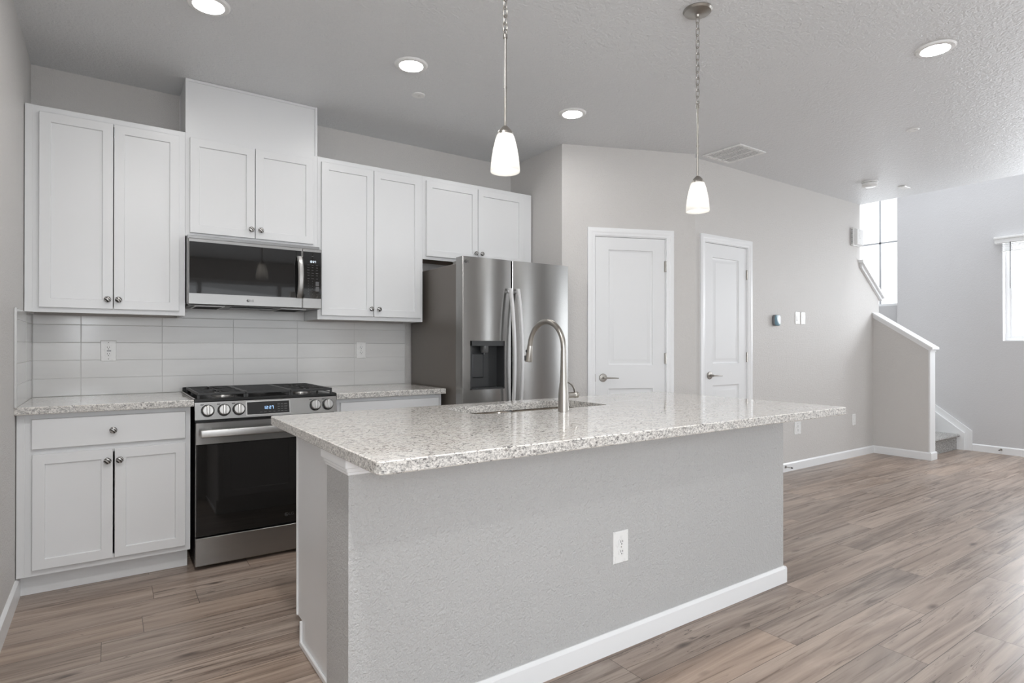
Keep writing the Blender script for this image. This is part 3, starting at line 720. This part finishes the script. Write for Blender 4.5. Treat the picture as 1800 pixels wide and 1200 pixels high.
# oven door
od = MB().box(RX0+.003, RX1-.003, yF-.008, yF+.028, .671, .790, .003).box(RX0+.003, RX1-.003, yF-.002, yF+.028, .180, .671, .002)
oven = od.build('oven_door', [M_steel], t)
MB().box(RX0+.006, RX1-.006, yF-.008, yF-.0025, .183, .6705, .002).build('door_glass', M_glass, oven)
hz = .737
mb = MB().box(RX0+.022, RX1-.022, yF-.066, yF-.050, hz-.021, hz+.019, .005, seg=3)
for x in (RX0+.05, RX1-.085): mb.box(x, x+.035, yF-.052, yF-.008, hz-.012, hz+.012, .002)
mb.build('door_handle', M_steel2, oven)
MB().box(RX0+.003, RX1-.003, yF-.006, yF+.03, .022, .172, .003).build('storage_drawer', M_steel, t)
def lg_logo(parent, x, y, z, h, mat, T=None):
    """round badge followed by two letters, read from the front"""
    T = T or front(x, y, z)
    mb = MB(); n = 28; R = h*.62
    cx = -h*1.05
    # disc with a ring arc and two strokes left open
    def ringarc(r0, r1, a0, a1, m=24):
        loops = []
        for i in range(m+1):
            a = math.radians(a0+(a1-a0)*i/m); loops.append([(cx+r0*math.cos(a), r0*math.sin(a), 0), (cx+r1*math.cos(a), r1*math.sin(a), 0), (cx+r1*math.cos(a), r1*math.sin(a), .0006), (cx+r0*math.cos(a), r0*math.sin(a), .0006)])
        mb.loft(loops, T=T)
    ringarc(R*.80, R, 0, 360); ringarc(R*.02, R*.30, 0, 360)
    ringarc(R*.30, R*.72, 100, 262); ringarc(R*.36, R*.72, 280, 350)
    mb.build('maker_emblem', mat, parent)
    text_mesh('LG', h*1.35, 'maker_lettering', mat, parent, T @ Matrix.Translation((h*.55, 0, 0)), .0005, 1.05)
lg_logo(oven, 1.225, yF-.0092, .232, .017, M_badgel)
# burners and grates
for bx, by, r in ((.90, -.20, .036), (.90, -.49, .045), (1.119, -.34, .04), (1.338, -.20, .036), (1.338, -.49, .048)):
    mb = MB().lathe([(0, .9165), (r+.012, .9165), (r+.010, .923), (r, .925), (r, .930), (0, .930)][::-1], (bx, by, 0), 'z', 28)
    b_ = mb.build('burner', simple('burner_alloy', (.42, .41, .40), .35, 1), t)
    MB().lathe([(0, .930), (r-.004, .930), (r-.003, .936), (r-.010, .939), (0, .939)][::-1], (bx, by, 0), 'z', 28).build('burner_cap', M_iron, b_)
gw = (RX1-RX0-.03)/3
for k in range(3):
    gx0 = RX0+.015+k*gw+.001; gx1 = gx0+gw-.002; y0, y1 = -.070, -.640; zt = .9475; zb = .933
    mb = MB(); bt = .011
    mb.box(gx0, gx1, y0, y0-bt, zb, zt, .002).box(gx0, gx1, y1, y1+bt, zb, zt, .002).box(gx0, gx0+bt, y0-bt, y1+bt, zb, zt, .002).box(gx1-bt, gx1, y0-bt, y1+bt, zb, zt, .002)
    for px in (gx0, gx1-bt):
        for py in (y0-bt, y1, (y0+y1)/2): mb.box(px, px+bt, py, py+bt, .9168, zb)
    mx = (gx0+gx1)/2; my = (y0+y1)/2
    if k == 1:
        for j in range(14):
            yy = y0-.03-j*.038
            mb.box(gx0+bt, gx1-bt, yy, yy-.008, zb+.003, zt)
    else:
        mb.box(gx0+bt, gx1-bt, my-.005, my+.005, zb, zt)
        for by in (-.20, -.49):
            mb.box(mx-.004, mx+.004, by+.03, by+.115, zb+.002, zt).box(mx-.004, mx+.004, by-.115, by-.03, zb+.002, zt)
            mb.box(gx0+bt, mx-.03, by-.004, by+.004, zb+.002, zt).box(mx+.03, gx1-bt, by-.004, by+.004, zb+.002, zt)
            for sx, sy in ((1, 1), (1, -1), (-1, 1), (-1, -1)):
                mb.tube([(mx+sx*.022, by+sy*.022, zt-.005), (mx+sx*.075, by+sy*.075, zt-.006)], .0045, 6)
        ex = gx0 if k == 0 else gx1
        for j in range(14):      # comb of short fingers along the outer edge
            yy = y0-.03-j*.038; sgn = 1 if k == 0 else -1
            mb.box(ex+sgn*bt, ex+sgn*(bt+.03), yy, yy-.006, zb+.003, zt-.001)
    mb.build('grate', M_iron, t)

# ------------------------------------------------------------------ microwave
t = thing('microwave', (1.108, -.2, 1.44), 'black glass and stainless microwave mounted above the range', 'microwave')
mx0, mx1, my, mz0, mz1 = .7305, 1.4865, -.420, 1.440, 1.820
MB().box(mx0+.001, mx1-.001, -.011, my+.045, mz0+.012, 1.843, .002).build('microwave_body', simple('microwave_case', (.30, .30, .30), .35, .6), t)
split = 1.366
dr = MB().box(mx0, split-.0012, my+.043, my, mz0, mz1, .004).build('microwave_door', M_steel, t)
MB().box(mx0+.006, split-.040, my-.0012, my+.004, mz0+.064, mz1-.020, .001).build('door_glass', M_glass, dr)
MB().box(split-.040, split-.006, my-.0010, my+.004, mz0+.064, mz1-.020, .001).build('door_glass_edge', M_glass, dr)
cp = MB().box(split+.0012, mx1, my+.043, my, mz0, mz1, .004).build('control_panel', M_steel, t)
MB().box(split+.004, mx1-.004, my-.0012, my+.004, mz0+.064, mz1-.020, .001).build('panel_glass', M_glass, cp)
pts = []
for i in range(13):
    u = i/12; pts.append((split-.021 - .0*u, my-.012-.038*math.sin(PI*u)**.7, mz0+.062+.262*u+.032*0))
mb = MB(); mb.loft([[(p[0]-.0165, p[1]-.001, p[2]), (p[0]-.009, p[1]-.007, p[2]), (p[0]+.009, p[1]-.007, p[2]), (p[0]+.0165, p[1]-.001, p[2]), (p[0]+.0165, p[1]+.005, p[2]), (p[0]-.0165, p[1]+.005, p[2])] for p in pts])
mb.box(split-.034, split-.008, my-.012, my, mz0+.068, mz0+.086, .002).box(split-.034, split-.008, my-.012, my, mz1-.066, mz1-.084, .002)
mb.build('door_handle', M_steel2, dr)
mb = MB(); seg_digits(mb, '12:27', Matrix.Translation((1.430, my-.0014, 1.738)), .0125); mb.build('clock_digits', M_clock, cp)
mb = MB(); rr = random.Random(3)
for j, z in enumerate([1.772, 1.716, 1.700, 1.684, 1.665, 1.650, 1.630, 1.614, 1.598, 1.582, 1.566, 1.550, 1.532]):
    for cx in (1.402, 1.428, 1.456):
        if j == 0 and cx != 1.428: continue
        wd = (.014 if j < 7 else .004) * rr.uniform(.7, 1.1); mb.box(cx-wd/2, cx+wd/2, my-.0018, my-.0013, z-.0012, z+.0012)
mb.box(1.447, 1.469, my-.0018, my-.0013, 1.585, 1.612).box(1.447, 1.469, my-.0018, my-.0013, 1.550, 1.580)
mb.build('key_legends', M_legend, cp)['kind'] = 'stuff'
lg_logo(dr, 1.062, my-.0006, mz0+.033, .0135, M_badge)
# underside: filters, lamp lens and vent
mb = MB().box(mx0+.01, mx1-.01, -.02, my+.03, mz0-.002, mz0+.012)
mb.build('underside', simple('underside_grey', (.12, .12, .12), .4), t)
for a, b in ((mx0+.04, mx0+.20), (mx1-.24, mx1-.08)):
    f_ = MB().box(a, b, -.10, -.36, mz0-.007, mz0-.002, .001).build('grease_filter', M_steel2, t)
    mb = MB()
    for q in range(9): mb.box(a+.012, b-.012, -.115-q*.026, -.127-q*.026, mz0-.0085, mz0-.007)
    mb.build('filter_slots', M_dark, f_)
MB().box(mx0+.24, mx1-.28, -.26, -.34, mz0-.007, mz0-.002, .002).build('vent_slot', M_black, t)
MB().box(mx0+.26, mx1-.32, -.12, -.2, mz0-.006, mz0-.002, .002).build('lamp_lens', M_steel2, t)

# ------------------------------------------------------------------ fridge
t = thing('refrigerator', (2.73, -.45, 0), 'stainless side-by-side refrigerator with ice and water dispenser', 'refrigerator')
fx0, fx1, fyb, fyf, fz = 2.2755, 3.185, -.768, -.866, 1.796
fs = 2.671
MB().box(fx0+.004, fx1-.004, -.06, fyb+.006, .04, 1.757, .004).build('fridge_body', M_fside, t)
M_hinge = simple('hinge_grey', srgb(120, 118, 115), .45)
for a in (fx0+.03, fx1-.11): MB().box(a, a+.08, fyb+.03, fyb+.10, 1.757, 1.782, .003).build('hinge_cover', M_hinge, t)
def fdoor(x0, x1, sag, dispenser=None):
    # gently bowed door front
    n = 14; y_at = lambda x: fyf + .012 - .012*(1-((x-(x0+x1)/2)/((x1-x0)/2))**2) if abs(sag) < 9 else fyf
    prof = [(x0, fyb), (x0, fyf+.020)]
    prof += [(x0+.002, fyf+.014)]
    for i in range(n+1):
        x = x0+.006+(x1-x0-.012)*i/n; prof.append((x, y_at(x)))
    prof += [(x1-.002, fyf+.014), (x1, fyf+.020), (x1, fyb)]
    mb = MB()
    if dispenser is None:
        mb.prism(prof, 'z', .055, fz)
        return mb.build('fridge_door', M_steel, t, ang=25)
    a, b, z0, z1 = dispenser
    mb.prism(prof, 'z', .055, z0); mb.prism(prof, 'z', z1, fz)
    L = [p for p in prof if p[0] < a]; L = L + [(a, y_at(a)), (a, fyb)]
    R = [p for p in prof if p[0] > b]; R = [(b, fyb), (b, y_at(b))] + R
    mb.prism(L, 'z', z0, z1); mb.prism(R, 'z', z0, z1)
    return mb.build('fridge_door', M_steel, t, ang=25)
ld = fdoor(fx0, fs-.003, 1, (2.334, 2.603, .912, 1.238)); rd = fdoor(fs+.003, fx1, 1)
# dispenser recess
mb = MB(); a, b, z0, z1 = 2.334, 2.603, .912, 1.238; yo = fyf+.0005; yi = fyb-.008
mb.box(a, a+.006, yo, yi, z0, z1).box(b-.006, b, yo, yi, z0, z1).box(a, b, yo, yi, z0, z0+.008).box(a, b, yi, yi+.006, z0, z1)
mb.box(a, b, yo, yo+.055, z1-.034, z1)
dp = mb.build('dispenser_recess', M_black_pl, ld)
mb = MB().lathe([(0, 0), (.030, 0), (.030, -.034), (.024, -.046), (0, -.046)], (2.47, yo+.048, z1-.034), 'z', 26); mb.lathe([(0, 0), (.007, 0), (.006, -.012), (0, -.012)], (2.462, yo+.04, z1-.08), 'z', 12)
mb.build('dispenser_nozzle', simple('smoke_grey_nozzle', (.10, .10, .10), .15), ld)
mb = MB(); mb.rings(2.385, 2.475, z0+.075, z1-.085, [(0, yi-.002), (0, yi-.018), (.006, yi-.022)]); mb.build('dispenser_paddle', M_black_pl, ld)
MB().box(a+.008, b-.008, yo+.008, yi-.002, z0+.008, z0+.014).build('drip_tray', M_black, ld)
# bowed handles
def fhandle(x, parent, z0=.60, z1=1.60):
    loops = []; n = 24
    for i in range(n+1):
        u = i/n; z = z0+(z1-z0)*u; s = math.sin(PI*u); y = fyf-.020-.052*s**.75; wd = .0125
        loops.append([(x-wd, y-.001, z), (x-wd*.6, y-.008, z), (x+wd*.6, y-.008, z), (x+wd, y-.001, z), (x+wd, y+.008, z), (x-wd, y+.008, z)])
    mb = MB().loft(loops)
    for z in (z0+.012, z1-.03): mb.box(x-.010, x+.010, fyf-.026, fyf+.006, z, z+.018, .002)
    mb.build('door_handle', M_handle, parent, ang=40)
fhandle(2.6395, ld); fhandle(2.704, rd)
lg_logo(ld, 2.318, fyf+.0075, 1.762, .017, M_badge)
MB().box(fx0+.02, fx1-.02, fyb-.02, fyb+.02, .005, .05).build('kick_grille', M_black_pl, t)

# ------------------------------------------------------------------ island
YI0, YI1, YW = -1.6586, -2.816, -2.524
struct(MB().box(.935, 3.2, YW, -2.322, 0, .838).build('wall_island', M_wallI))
mb = MB().box(.921, 3.213, YW-.014, -2.300, .846, .8785, .002).box(.928, 3.206, YW-.007, -2.308, .832, .848, .003).box(.9315, 3.203, YW-.004, -2.315, .824, .834, .002)
struct(mb.build('trim_4', M_trim))
mb = base('', (.935, YW), (3.2, YW), (0, -1)); m2 = base('', (3.2, YW-.013), (3.2, -2.322), (1, 0)); mb.add(m2.v, m2.f)
m2 = base('', (.935, YW-.013), (.935, -2.322), (-1, 0)); mb.add(m2.v, m2.f)
struct(mb.build('baseboard_island', M_trim))
t = thing('island_cabinet', (2.08, -2.0, 0), 'white cabinet run of the kitchen island under the granite top', 'cabinet')
yc = -1.716
mb = MB(); mb.prism([(yc, .103), (yc, .8785), (-2.3215, .8785), (-2.3215, 0.0), (-1.785, 0.0), (-1.785, .103)], 'x', 1.0, 1.016)
mb.prism([(yc, .103), (yc, .8785), (-2.3215, .8785), (-2.3215, 0.0), (-1.785, 0.0), (-1.785, .103)], 'x', 3.154, 3.17)
mb.box(1.016, 3.154, yc, yc-.019, .103, .15).box(1.016, 3.154, yc, yc-.019, .84, .8785).box(1.016, 3.154, -2.30, -2.3215, 0, .8785).box(1.016, 3.154, yc-.019, -2.3, .103, .118)
for x in (1.016, 1.50, 2.40, 3.114): mb.box(x, x+.04, yc, yc-.019, .15, .84)
mb.box(1.056, 1.5, yc, yc-.019, .67, .71)
mb.build('cabinet_body', M_white, t)
MB().box(1.016, 3.154, -1.785, -1.80, 0.0, .103).build('toe_kick', M_white, t)
MB().box(.994, 1.0, -1.722, -1.735, .104, .878, .001).box(.991, 1.0, -1.785, -1.797, .001, .10, .001).box(.990, 1.0, -1.785, -2.3215, .001, .024, .003).build('edge_strip', M_trim, t)
for a, b in ((1.025, 1.515), (1.545, 1.968), (1.972, 2.395), (2.42, 2.775), (2.779, 3.145)):
    if a == 1.025:
        o = slab_front(t, a, b, .708, .853, yc+.001, yc+.02); knob(o, (a+b)/2, yc+.02, .78, 1)
        o = shaker(t, a, b, .135, .683, yc+.001, yc+.02); knob(o, b-.025, yc+.02, .63, 1)
    else:
        o = shaker(t, a, b, .135, .853, yc+.001, yc+.02); knob(o, (b-.025) if a in (1.545, 2.42) else a+.025, yc+.02, .8, 1)
hole = rrect(1.625, 2.385, -2.105, -1.775, .05, 6, (.10, .03, .03, .11))
out = rrect(.9073, 3.2445, YI1, YI0, .012, 4, (.022, .012, .012, .012))
o = slab_outline(out, .879, .914, hole, .003).build('island_countertop', M_gran, smooth=False)
tag(o, 'large speckled granite island countertop with sink cut-out', 'countertop')
# double-bowl sink
t = thing('kitchen_sink', (2.0, -1.94, .70), 'stainless undermount double bowl sink set into the island', 'sink')
def bowl(x0, x1, nm):
    mb = MB(); L = []
    for ins, z, r in ((-.006, .8785, .06), (0, .874, .06), (.006, .80, .06), (.012, .70, .07), (.04, .684, .08), (.10, .680, .06)):
        L.append([(x, y, z) for x, y in rrect(x0+ins, x1-ins, -2.112+ins, -1.77-ins, r, 6)])
    mb.loft(L, cap0=False, cap1=True); mb.lathe([(0, .681), (.04, .681), (.038, .684), (0, .683)][::-1], ((x0+x1)/2, -1.95, 0), 'z', 20)
    mb.build(nm, M_sinkm, t)
bowl(1.615, 1.985, 'bowl'); bowl(2.015, 2.395, 'bowl')
MB().box(1.978, 2.022, -2.10, -1.78, .862, .873, .004).build('bowl_divider', M_sinkm, t)
# faucet
fx, fy = 2.012, -2.204
t = thing('kitchen_faucet', (fx, fy, .914), 'brushed nickel gooseneck faucet standing at the island sink', 'faucet')
MB().lathe([(0, .9145), (.0245, .9145), (.0245, .918), (.0238, .95), (.0232, .985), (.0205, 1.012), (.0172, 1.04), (.0, 1.04)][::-1], (fx, fy, 0), 'z', 36).build('faucet_base', M_nickel, t)
pts = [(fx, fy, 1.0405), (fx, fy, 1.08), (fx, fy, 1.13), (fx, fy, 1.18)]; rs = [.0170, .0150, .0132, .0125]
R = .124; cz = 1.190
for i in range(0, 25):
    a = PI - i*PI/24*.965; pts.append((fx, fy+R+R*math.cos(a), cz+R*math.sin(a))); rs.append(.0122)
MB().tube(pts, rs, 20).build('gooseneck', M_nickel, t)
e0 = Vector(pts[-1]); e1 = Vector((fx, fy+2*R+.012, 1.128)); dv = (e1-e0).normalized()
hd = MB().tube([e0, e0+dv*.004, e0+dv*.03, e1-dv*.004, e1], [.0130, .0138, .0155, .0195, .0185], 24).build('spray_head', M_nickel, t)
mb = MB(); c_ = e0+(e1-e0)*.35+Vector((-.0155, .003, 0)); mb.box(c_.x-.003, c_.x+.002, c_.y-.004, c_.y+.006, c_.z-.006, c_.z+.008, .002); mb.build('spray_button', M_black_pl, hd); mb = MB()
c_ = e0+(e1-e0)*.72+Vector((-.0175, .004, 0)); mb.box(c_.x-.003, c_.x+.002, c_.y-.005, c_.y+.007, c_.z-.016, c_.z+.008, .002)
mb.build('spray_button', M_black_pl, hd)
hn = MB().tube([(fx+.018, fy, .984), (fx+.06, fy, .984)], .0135, 20).build('valve_stem', M_nickel, t)
MB().tube([(fx+.0615, fy, .984), (fx+.066, fy, .984), (fx+.080, fy, .984)], [.0105, .0145, .0140], 20).build('handle_cap', M_nickel, hn)
MB().tube([(fx+.066, fy, .996), (fx+.062, fy, 1.012), (fx+.052, fy+.004, 1.028), (fx+.036, fy+.01, 1.040), (fx+.020, fy+.016, 1.044)], [.005, .0048, .0045, .004, .003], 10, flat=(1.3, .6)).build('lever', M_nickel, hn)

# ------------------------------------------------------------------ pendants
def chain_mesh(z_top, z_bot, x=0, y=0, link=.030, r=.0019, w=.0085):
    mb = MB(); n = max(1, round((z_top-z_bot)/(link*.78))); stp = (z_top-z_bot)/n
    for i in range(n):
        zc = z_top-(i+.5)*stp; hl = stp*.64; pts = []
        for k in range(20):
            a = 2*PI*k/20; u = w*math.cos(a); v = (hl-w)*(1 if math.sin(a) > 0 else -1)*(1 if abs(math.sin(a)) > .05 else 0)+w*math.sin(a)
            pts.append((x+u, y, zc+v) if i % 2 else (x, y+u, zc+v))
        mb.tube(pts, r, 7, True)
    return mb
def pendant(x, y, label):
    t = thing('pendant_light', (x, y, ZC), label, 'pendant light', 'pendant lights above the island')
    MB().lathe([(0, 0), (.064, 0), (.066, -.004), (.060, -.012), (.03, -.020), (.012, -.024), (.009, -.034), (0, -.036)][::-1], (x, y, ZC-.0005), 'z', 40).build('canopy', M_nickel, t)
    chain_mesh(ZC-.032, 2.335, x, y, .036).build('chain', M_nickel, t)
    mb = MB().tube([(x, y, 2.318), (x, y, 1.990)], .0048, 14).lathe([(0, .0), (.008, 0), (.008, .012), (.004, .016), (0, .016)], (x, y, 2.312), 'z', 16)
    mb.lathe([(0, 0), (.0062, 0), (.0062, .008), (0, .008)], (x, y, 2.13), 'z', 16)
    mb.tube([(x, y+.009*math.cos(a), 2.335+.009*math.sin(a)) for a in [2*PI*k/16 for k in range(16)]], .0018, 7, True)
    mb.build('stem', M_nickel, t)
    MB().lathe([(0, 1.995), (.008, 1.994), (.016, 1.986), (.026, 1.974), (.028, 1.969), (.0285, 1.962), (0, 1.962)][::-1], (x, y, 0), 'z', 32).build('shade_holder', M_nickel, t)
    prof = [(.024, 1.9635), (.030, 1.962), (.036, 1.945), (.043, 1.915), (.049, 1.880), (.0525, 1.848), (.0535, 1.832), (.0525, 1.8290), (.0505, 1.832), (.0495, 1.848), (.046, 1.880), (.040, 1.915), (.033, 1.945), (.027, 1.959), (.022, 1.960)]
    MB().lathe(prof, (x, y, 0), 'z', 40, cap=False).build('glass_shade', M_shade, t)
    MB().lathe([(0, 0), (.012, -.004), (.021, -.02), (.024, -.036), (.020, -.052), (.010, -.061), (0, -.063)][::-1], (x, y, 1.925), 'z', 20).build('bulb', M_bulb, t)
    return t
pendant(1.538, -2.445, 'nearer left pendant with frosted glass shade, canopy out of frame')
pendant(2.622, -2.445, 'right pendant with frosted glass shade and visible round nickel canopy')

# ------------------------------------------------------------------ ceiling fittings
DL = [(.735, -1.20, 'recessed ceiling light at the top edge above the left cabinets'), (1.747, -1.20, 'recessed ceiling light between duct cover and left pendant'),
      (2.93, -1.195, 'recessed ceiling light above the fridge end of the kitchen'), (3.945, -2.93, 'recessed ceiling light on the right side of the ceiling'),
      (.62, -2.93, 'added fill ceiling light out of frame over the open side of the island'), (.62, -4.75, 'added fill ceiling light out of frame by the left wall'), (4.6, -4.75, 'added fill ceiling light out of frame in the living area'), (6.6, -4.75, 'added fill ceiling light out of frame toward the stairs')]  # the out-of-frame lights are added to brighten the room
for i, (x, y, lb) in enumerate(DL):
    t = thing('recessed_light', (x, y, ZC), lb, 'ceiling light', 'recessed ceiling lights')
    MB().lathe([(.062, -.002), (.066, -.010), (.085, -.008), (.092, -.001), (.092, 0), (.062, 0)], (x, y, ZC), 'z', 48, cap=False).build('trim_ring', M_plastic, t)
    MB().lathe([(0, -.007), (.055, -.007), (.0625, -.0055), (.0625, -.001), (0, -.001)], (x, y, ZC), 'z', 48).build('diffuser', LENS[(44, 54, 54, 66, 330, 190, 66, 66)[i]], t)
for x, y, lb in ((1.951, -.866, 'small round white cover plate on the ceiling above the wall cabinets'), (5.151, -2.366, 'small round white cover plate on the ceiling right of the vent')):
    o = MB().lathe([(0, -.006), (.036, -.006), (.042, -.002), (.042, 0), (0, 0)], (x, y, ZC), 'z', 36).build('sprinkler_cover', M_plastic); tag(o, lb, 'ceiling cover')
t = thing('smoke_detector', (6.33, -1.56, ZC), 'round white smoke detector on the ceiling near the stairs', 'smoke detector')
MB().lathe([(0, 0), (.070, 0), (.070, -.010), (.062, -.012), (0, -.012)], (6.33, -1.56, ZC), 'z', 40).build('mounting_base', M_plastic, t)
MB().lathe([(0, -.012), (.058, -.012), (.066, -.018), (.064, -.040), (.050, -.048), (.02, -.050), (0, -.050)], (6.33, -1.56, ZC), 'z', 40).build('detector_cover', M_plastic, t)
o = MB().box(6.73, 6.86, -1.64, -1.70, ZC-.012, ZC, .002).build('ceiling_sensor', M_plastic); tag(o, 'small flat rectangular white cover on the ceiling by the stairwell', 'ceiling cover')
t = thing('air_vent', (4.55, -1.315, ZC), 'white square louvered air vent in the ceiling by the doors', 'air vent')
vx0, vx1, vy0, vy1 = 4.375, 4.725, -1.49, -1.14
MB().box(vx0, vx1, vy0, vy0+.028, ZC-.008, ZC, .002).box(vx0, vx1, vy1-.028, vy1, ZC-.008, ZC, .002).box(vx0, vx0+.028, vy0+.028, vy1-.028, ZC-.008, ZC, .002).box(vx1-.028, vx1, vy0+.028, vy1-.028, ZC-.008, ZC, .002).build('vent_frame', M_plastic, t)
mb = MB(); n = 16
for k in range(n):
    yy = vy0+.03+(vy1-vy0-.06)*(k+.5)/n
    mb.box(vx0+.026, vx1-.026, -.0075, .0075, -.0008, .0008, T=Matrix.Translation((0, yy, ZC-.005)) @ Matrix.Rotation(math.radians(12), 4, 'X'))
for xx in ((vx0+vx1)/2-.05, (vx0+vx1)/2+.05): mb.box(xx-.004, xx+.004, vy0+.028, vy1-.028, ZC-.0085, ZC-.001)
mb.build('louvers', M_plastic, t)
MB().box(vx0+.028, vx1-.028, vy0+.028, vy1-.028, ZC-.0012, ZC-.0002).build('duct_opening', simple('vent_back', (.6, .6, .6), .7), t)

# ------------------------------------------------------------------ wall devices
t = thing('thermostat', (5.535, YH, 1.448), 'small rounded thermostat with teal screen on the long wall', 'thermostat')
def squircle(cx, cz, r, y, p=4, n=40):
    out = []
    for k in range(n):
        a = 2*PI*k/n; c, s = math.cos(a), math.sin(a); out.append((cx+r*math.copysign(abs(c)**(2/p), c), y, cz+r*math.copysign(abs(s)**(2/p), s)))
    return out
MB().loft([squircle(5.545, 1.448, r, y) for r, y in ((.047, YH), (.052, YH-.004), (.053, YH-.024), (.050, YH-.027))]).build('thermostat_case', simple('grey_case', (.16, .17, .18), .3), t)
MB().loft([squircle(5.545, 1.448, r, y) for r, y in ((.049, YH-.0265), (.048, YH-.029), (.046, YH-.0295))]).build('screen', M_teal, t)
t = thing('door_chime', (7.09, YH, 2.395), 'white slotted door chime box high on the long wall end', 'door chime')
mb = MB().box(6.995, 7.175, YH-.03, YH, 2.295, 2.49, .006, seg=2); mb.build('chime_back', M_plastic, t)
mb = MB(); L = []
for k in range(7):
    a = k/6*PI; L.append([(x, YH-.03-.028*math.sin(a), 2.3+.185*k/6) for x in (7.02, 7.165)])
MB().loft([[(7.02, YH-.03, 2.30), (7.17, YH-.03, 2.30), (7.17, YH-.03, 2.485), (7.02, YH-.03, 2.485)], [(7.03, YH-.055, 2.31), (7.165, YH-.055, 2.31), (7.165, YH-.055, 2.475), (7.03, YH-.055, 2.475)]]).build('chime_cover', M_plastic, t, ang=60)
mb = MB()
for k in range(11): mb.box(6.9935, 6.996, YH-.022, YH-.008, 2.32+k*.0145, 2.327+k*.0145)
mb.build('sound_slots', simple('slot_grey', (.2, .2, .2), .5), t)
def doorstop(p, n, label):
    t = thing('door_stop', p, label, 'door stop'); p = Vector(p); n = Vector(n)
    MB().tube([p, p+n*.006], .012, 14).build('stop_base', M_nickel, t)
    pts = [p+n*(.006+.05*i/72)+Vector((abs(n.y)*math.cos(i*PI/4)*.004, abs(n.x)*math.cos(i*PI/4)*.004, math.sin(i*PI/4)*.004)) for i in range(73)]
    MB().tube(pts, .0011, 5).build('spring', M_nickel, t)
    MB().tube([p+n*.056, p+n*.07], .006, 12).build('stop_tip', simple('dark_rubber', (.05, .05, .05), .6), t)
doorstop((5.70, YH-.0135, .05), (0, -1, 0), 'small spring door stop on the baseboard just right of the island end')
doorstop((XF-.0135, -1.93, .05), (-1, 0, 0), 'small door stop on the baseboard of the far wall')

# ------------------------------------------------------------------ blind on window 2
t = thing('window_blind', (XF, -2.6, 2.4), 'raised white slat blind with valance on the right window', 'blind')
MB().box(XF-.062, XF-.002, -3.31, -1.885, 2.352, 2.425, .004).box(XF-.07, XF-.062, -3.315, -1.88, 2.40, 2.425, .003).build('valance', M_plastic, t)
mb = MB()
for k in range(7): mb.box(XF-.052, XF-.006, -3.24, -1.948, 2.342-k*.011-.003, 2.342-k*.011, .001)
mb.build('slats', M_plastic, t)
MB().box(XF-.054, XF-.004, -3.24, -1.948, 2.255, 2.267, .003).build('bottom_rail', M_plastic, t)
MB().tube([(XF-.06, -2.025, 2.36), (XF-.058, -2.024, 1.845)], .0045, 8).build('tilt_wand', simple('wand_grey', (.12, .12, .12), .3), t)

# ------------------------------------------------------------------ staircase
t = thing('staircase', (8.1, -1.4, 0), 'carpeted staircase rising behind the knee wall by the far wall', 'staircase')
sx0, sx1 = XK+.1275, XF-.045
for k in range(3):
    y0 = -1.525+k*.255; z1 = .182*(k+1); zb = .182*k
    yb = y0+.255+.01
    prof = [(y0, zb), (y0, z1-.035), (y0-.022, z1-.033), (y0-.032, z1-.02), (y0-.026, z1-.005), (y0-.01, z1), (yb, z1), (yb, zb)]
    if k == 2: prof[-2:] = [(.45, z1), (.45, zb)]
    MB().prism(prof, 'x', sx0, sx1 if k < 2 else XF-.001).build('carpeted_step', M_carpet, t)
mb = MB(); mb.prism([(-1.664, 0), (-1.664, .228), (-1.29, .512), (-.95, .77), (-.95, 0)], 'x', XF-.020, XF-.0005)
mb.build('outer_skirt_board', M_trim, t)
mb = MB(); mb.prism([(-1.60, 0), (-1.60, .198), (-1.24, .472), (-.95, .69), (-.95, 0)], 'x', XF-.045, XF-.0205); mb.build('inner_skirt_board', M_trim, t)

# ------------------------------------------------------------------ chandelier of the dining area, seen only in the appliance glass
t = thing('chandelier', (2.66, -4.75, ZC), 'brushed nickel chandelier with upturned frosted shades, reflected in the microwave glass', 'chandelier')
cx, cy = 2.66, -4.75
MB().lathe([(0, 0), (.065, 0), (.055, -.015), (.01, -.03), (0, -.03)][::-1], (cx, cy, ZC-.0005), 'z', 32).tube([(cx, cy, ZC-.03), (cx, cy, 1.72)], .008, 12).lathe([(0, 0), (.02, .01), (.03, .04), (.015, .08), (0, .09)], (cx, cy, 1.68), 'z', 24).build('column', M_nickel, t)
for k in range(5):
    a = 2*PI*k/5+.5; dx, dy = math.cos(a), math.sin(a)
    ar = MB().tube([(cx+dx*r, cy+dy*r, z) for r, z in ((.01, 1.74), (.08, 1.70), (.16, 1.70), (.23, 1.74), (.26, 1.79))], .006, 10).build('arm', M_nickel, t)
    ox, oy = cx+dx*.26, cy+dy*.26
    MB().lathe([(.024, 1.79), (.045, 1.81), (.058, 1.86), (.066, 1.93), (.063, 1.93), (.055, 1.86), (.042, 1.813), (.022, 1.794)], (ox, oy, 0), 'z', 24, cap=False).build('glass_shade', M_shade, ar)
    MB().lathe([(0, 0), (.014, .004), (.022, .03), (.014, .056), (0, .06)], (ox, oy, 1.815), 'z', 14).build('bulb', M_bulb, ar)
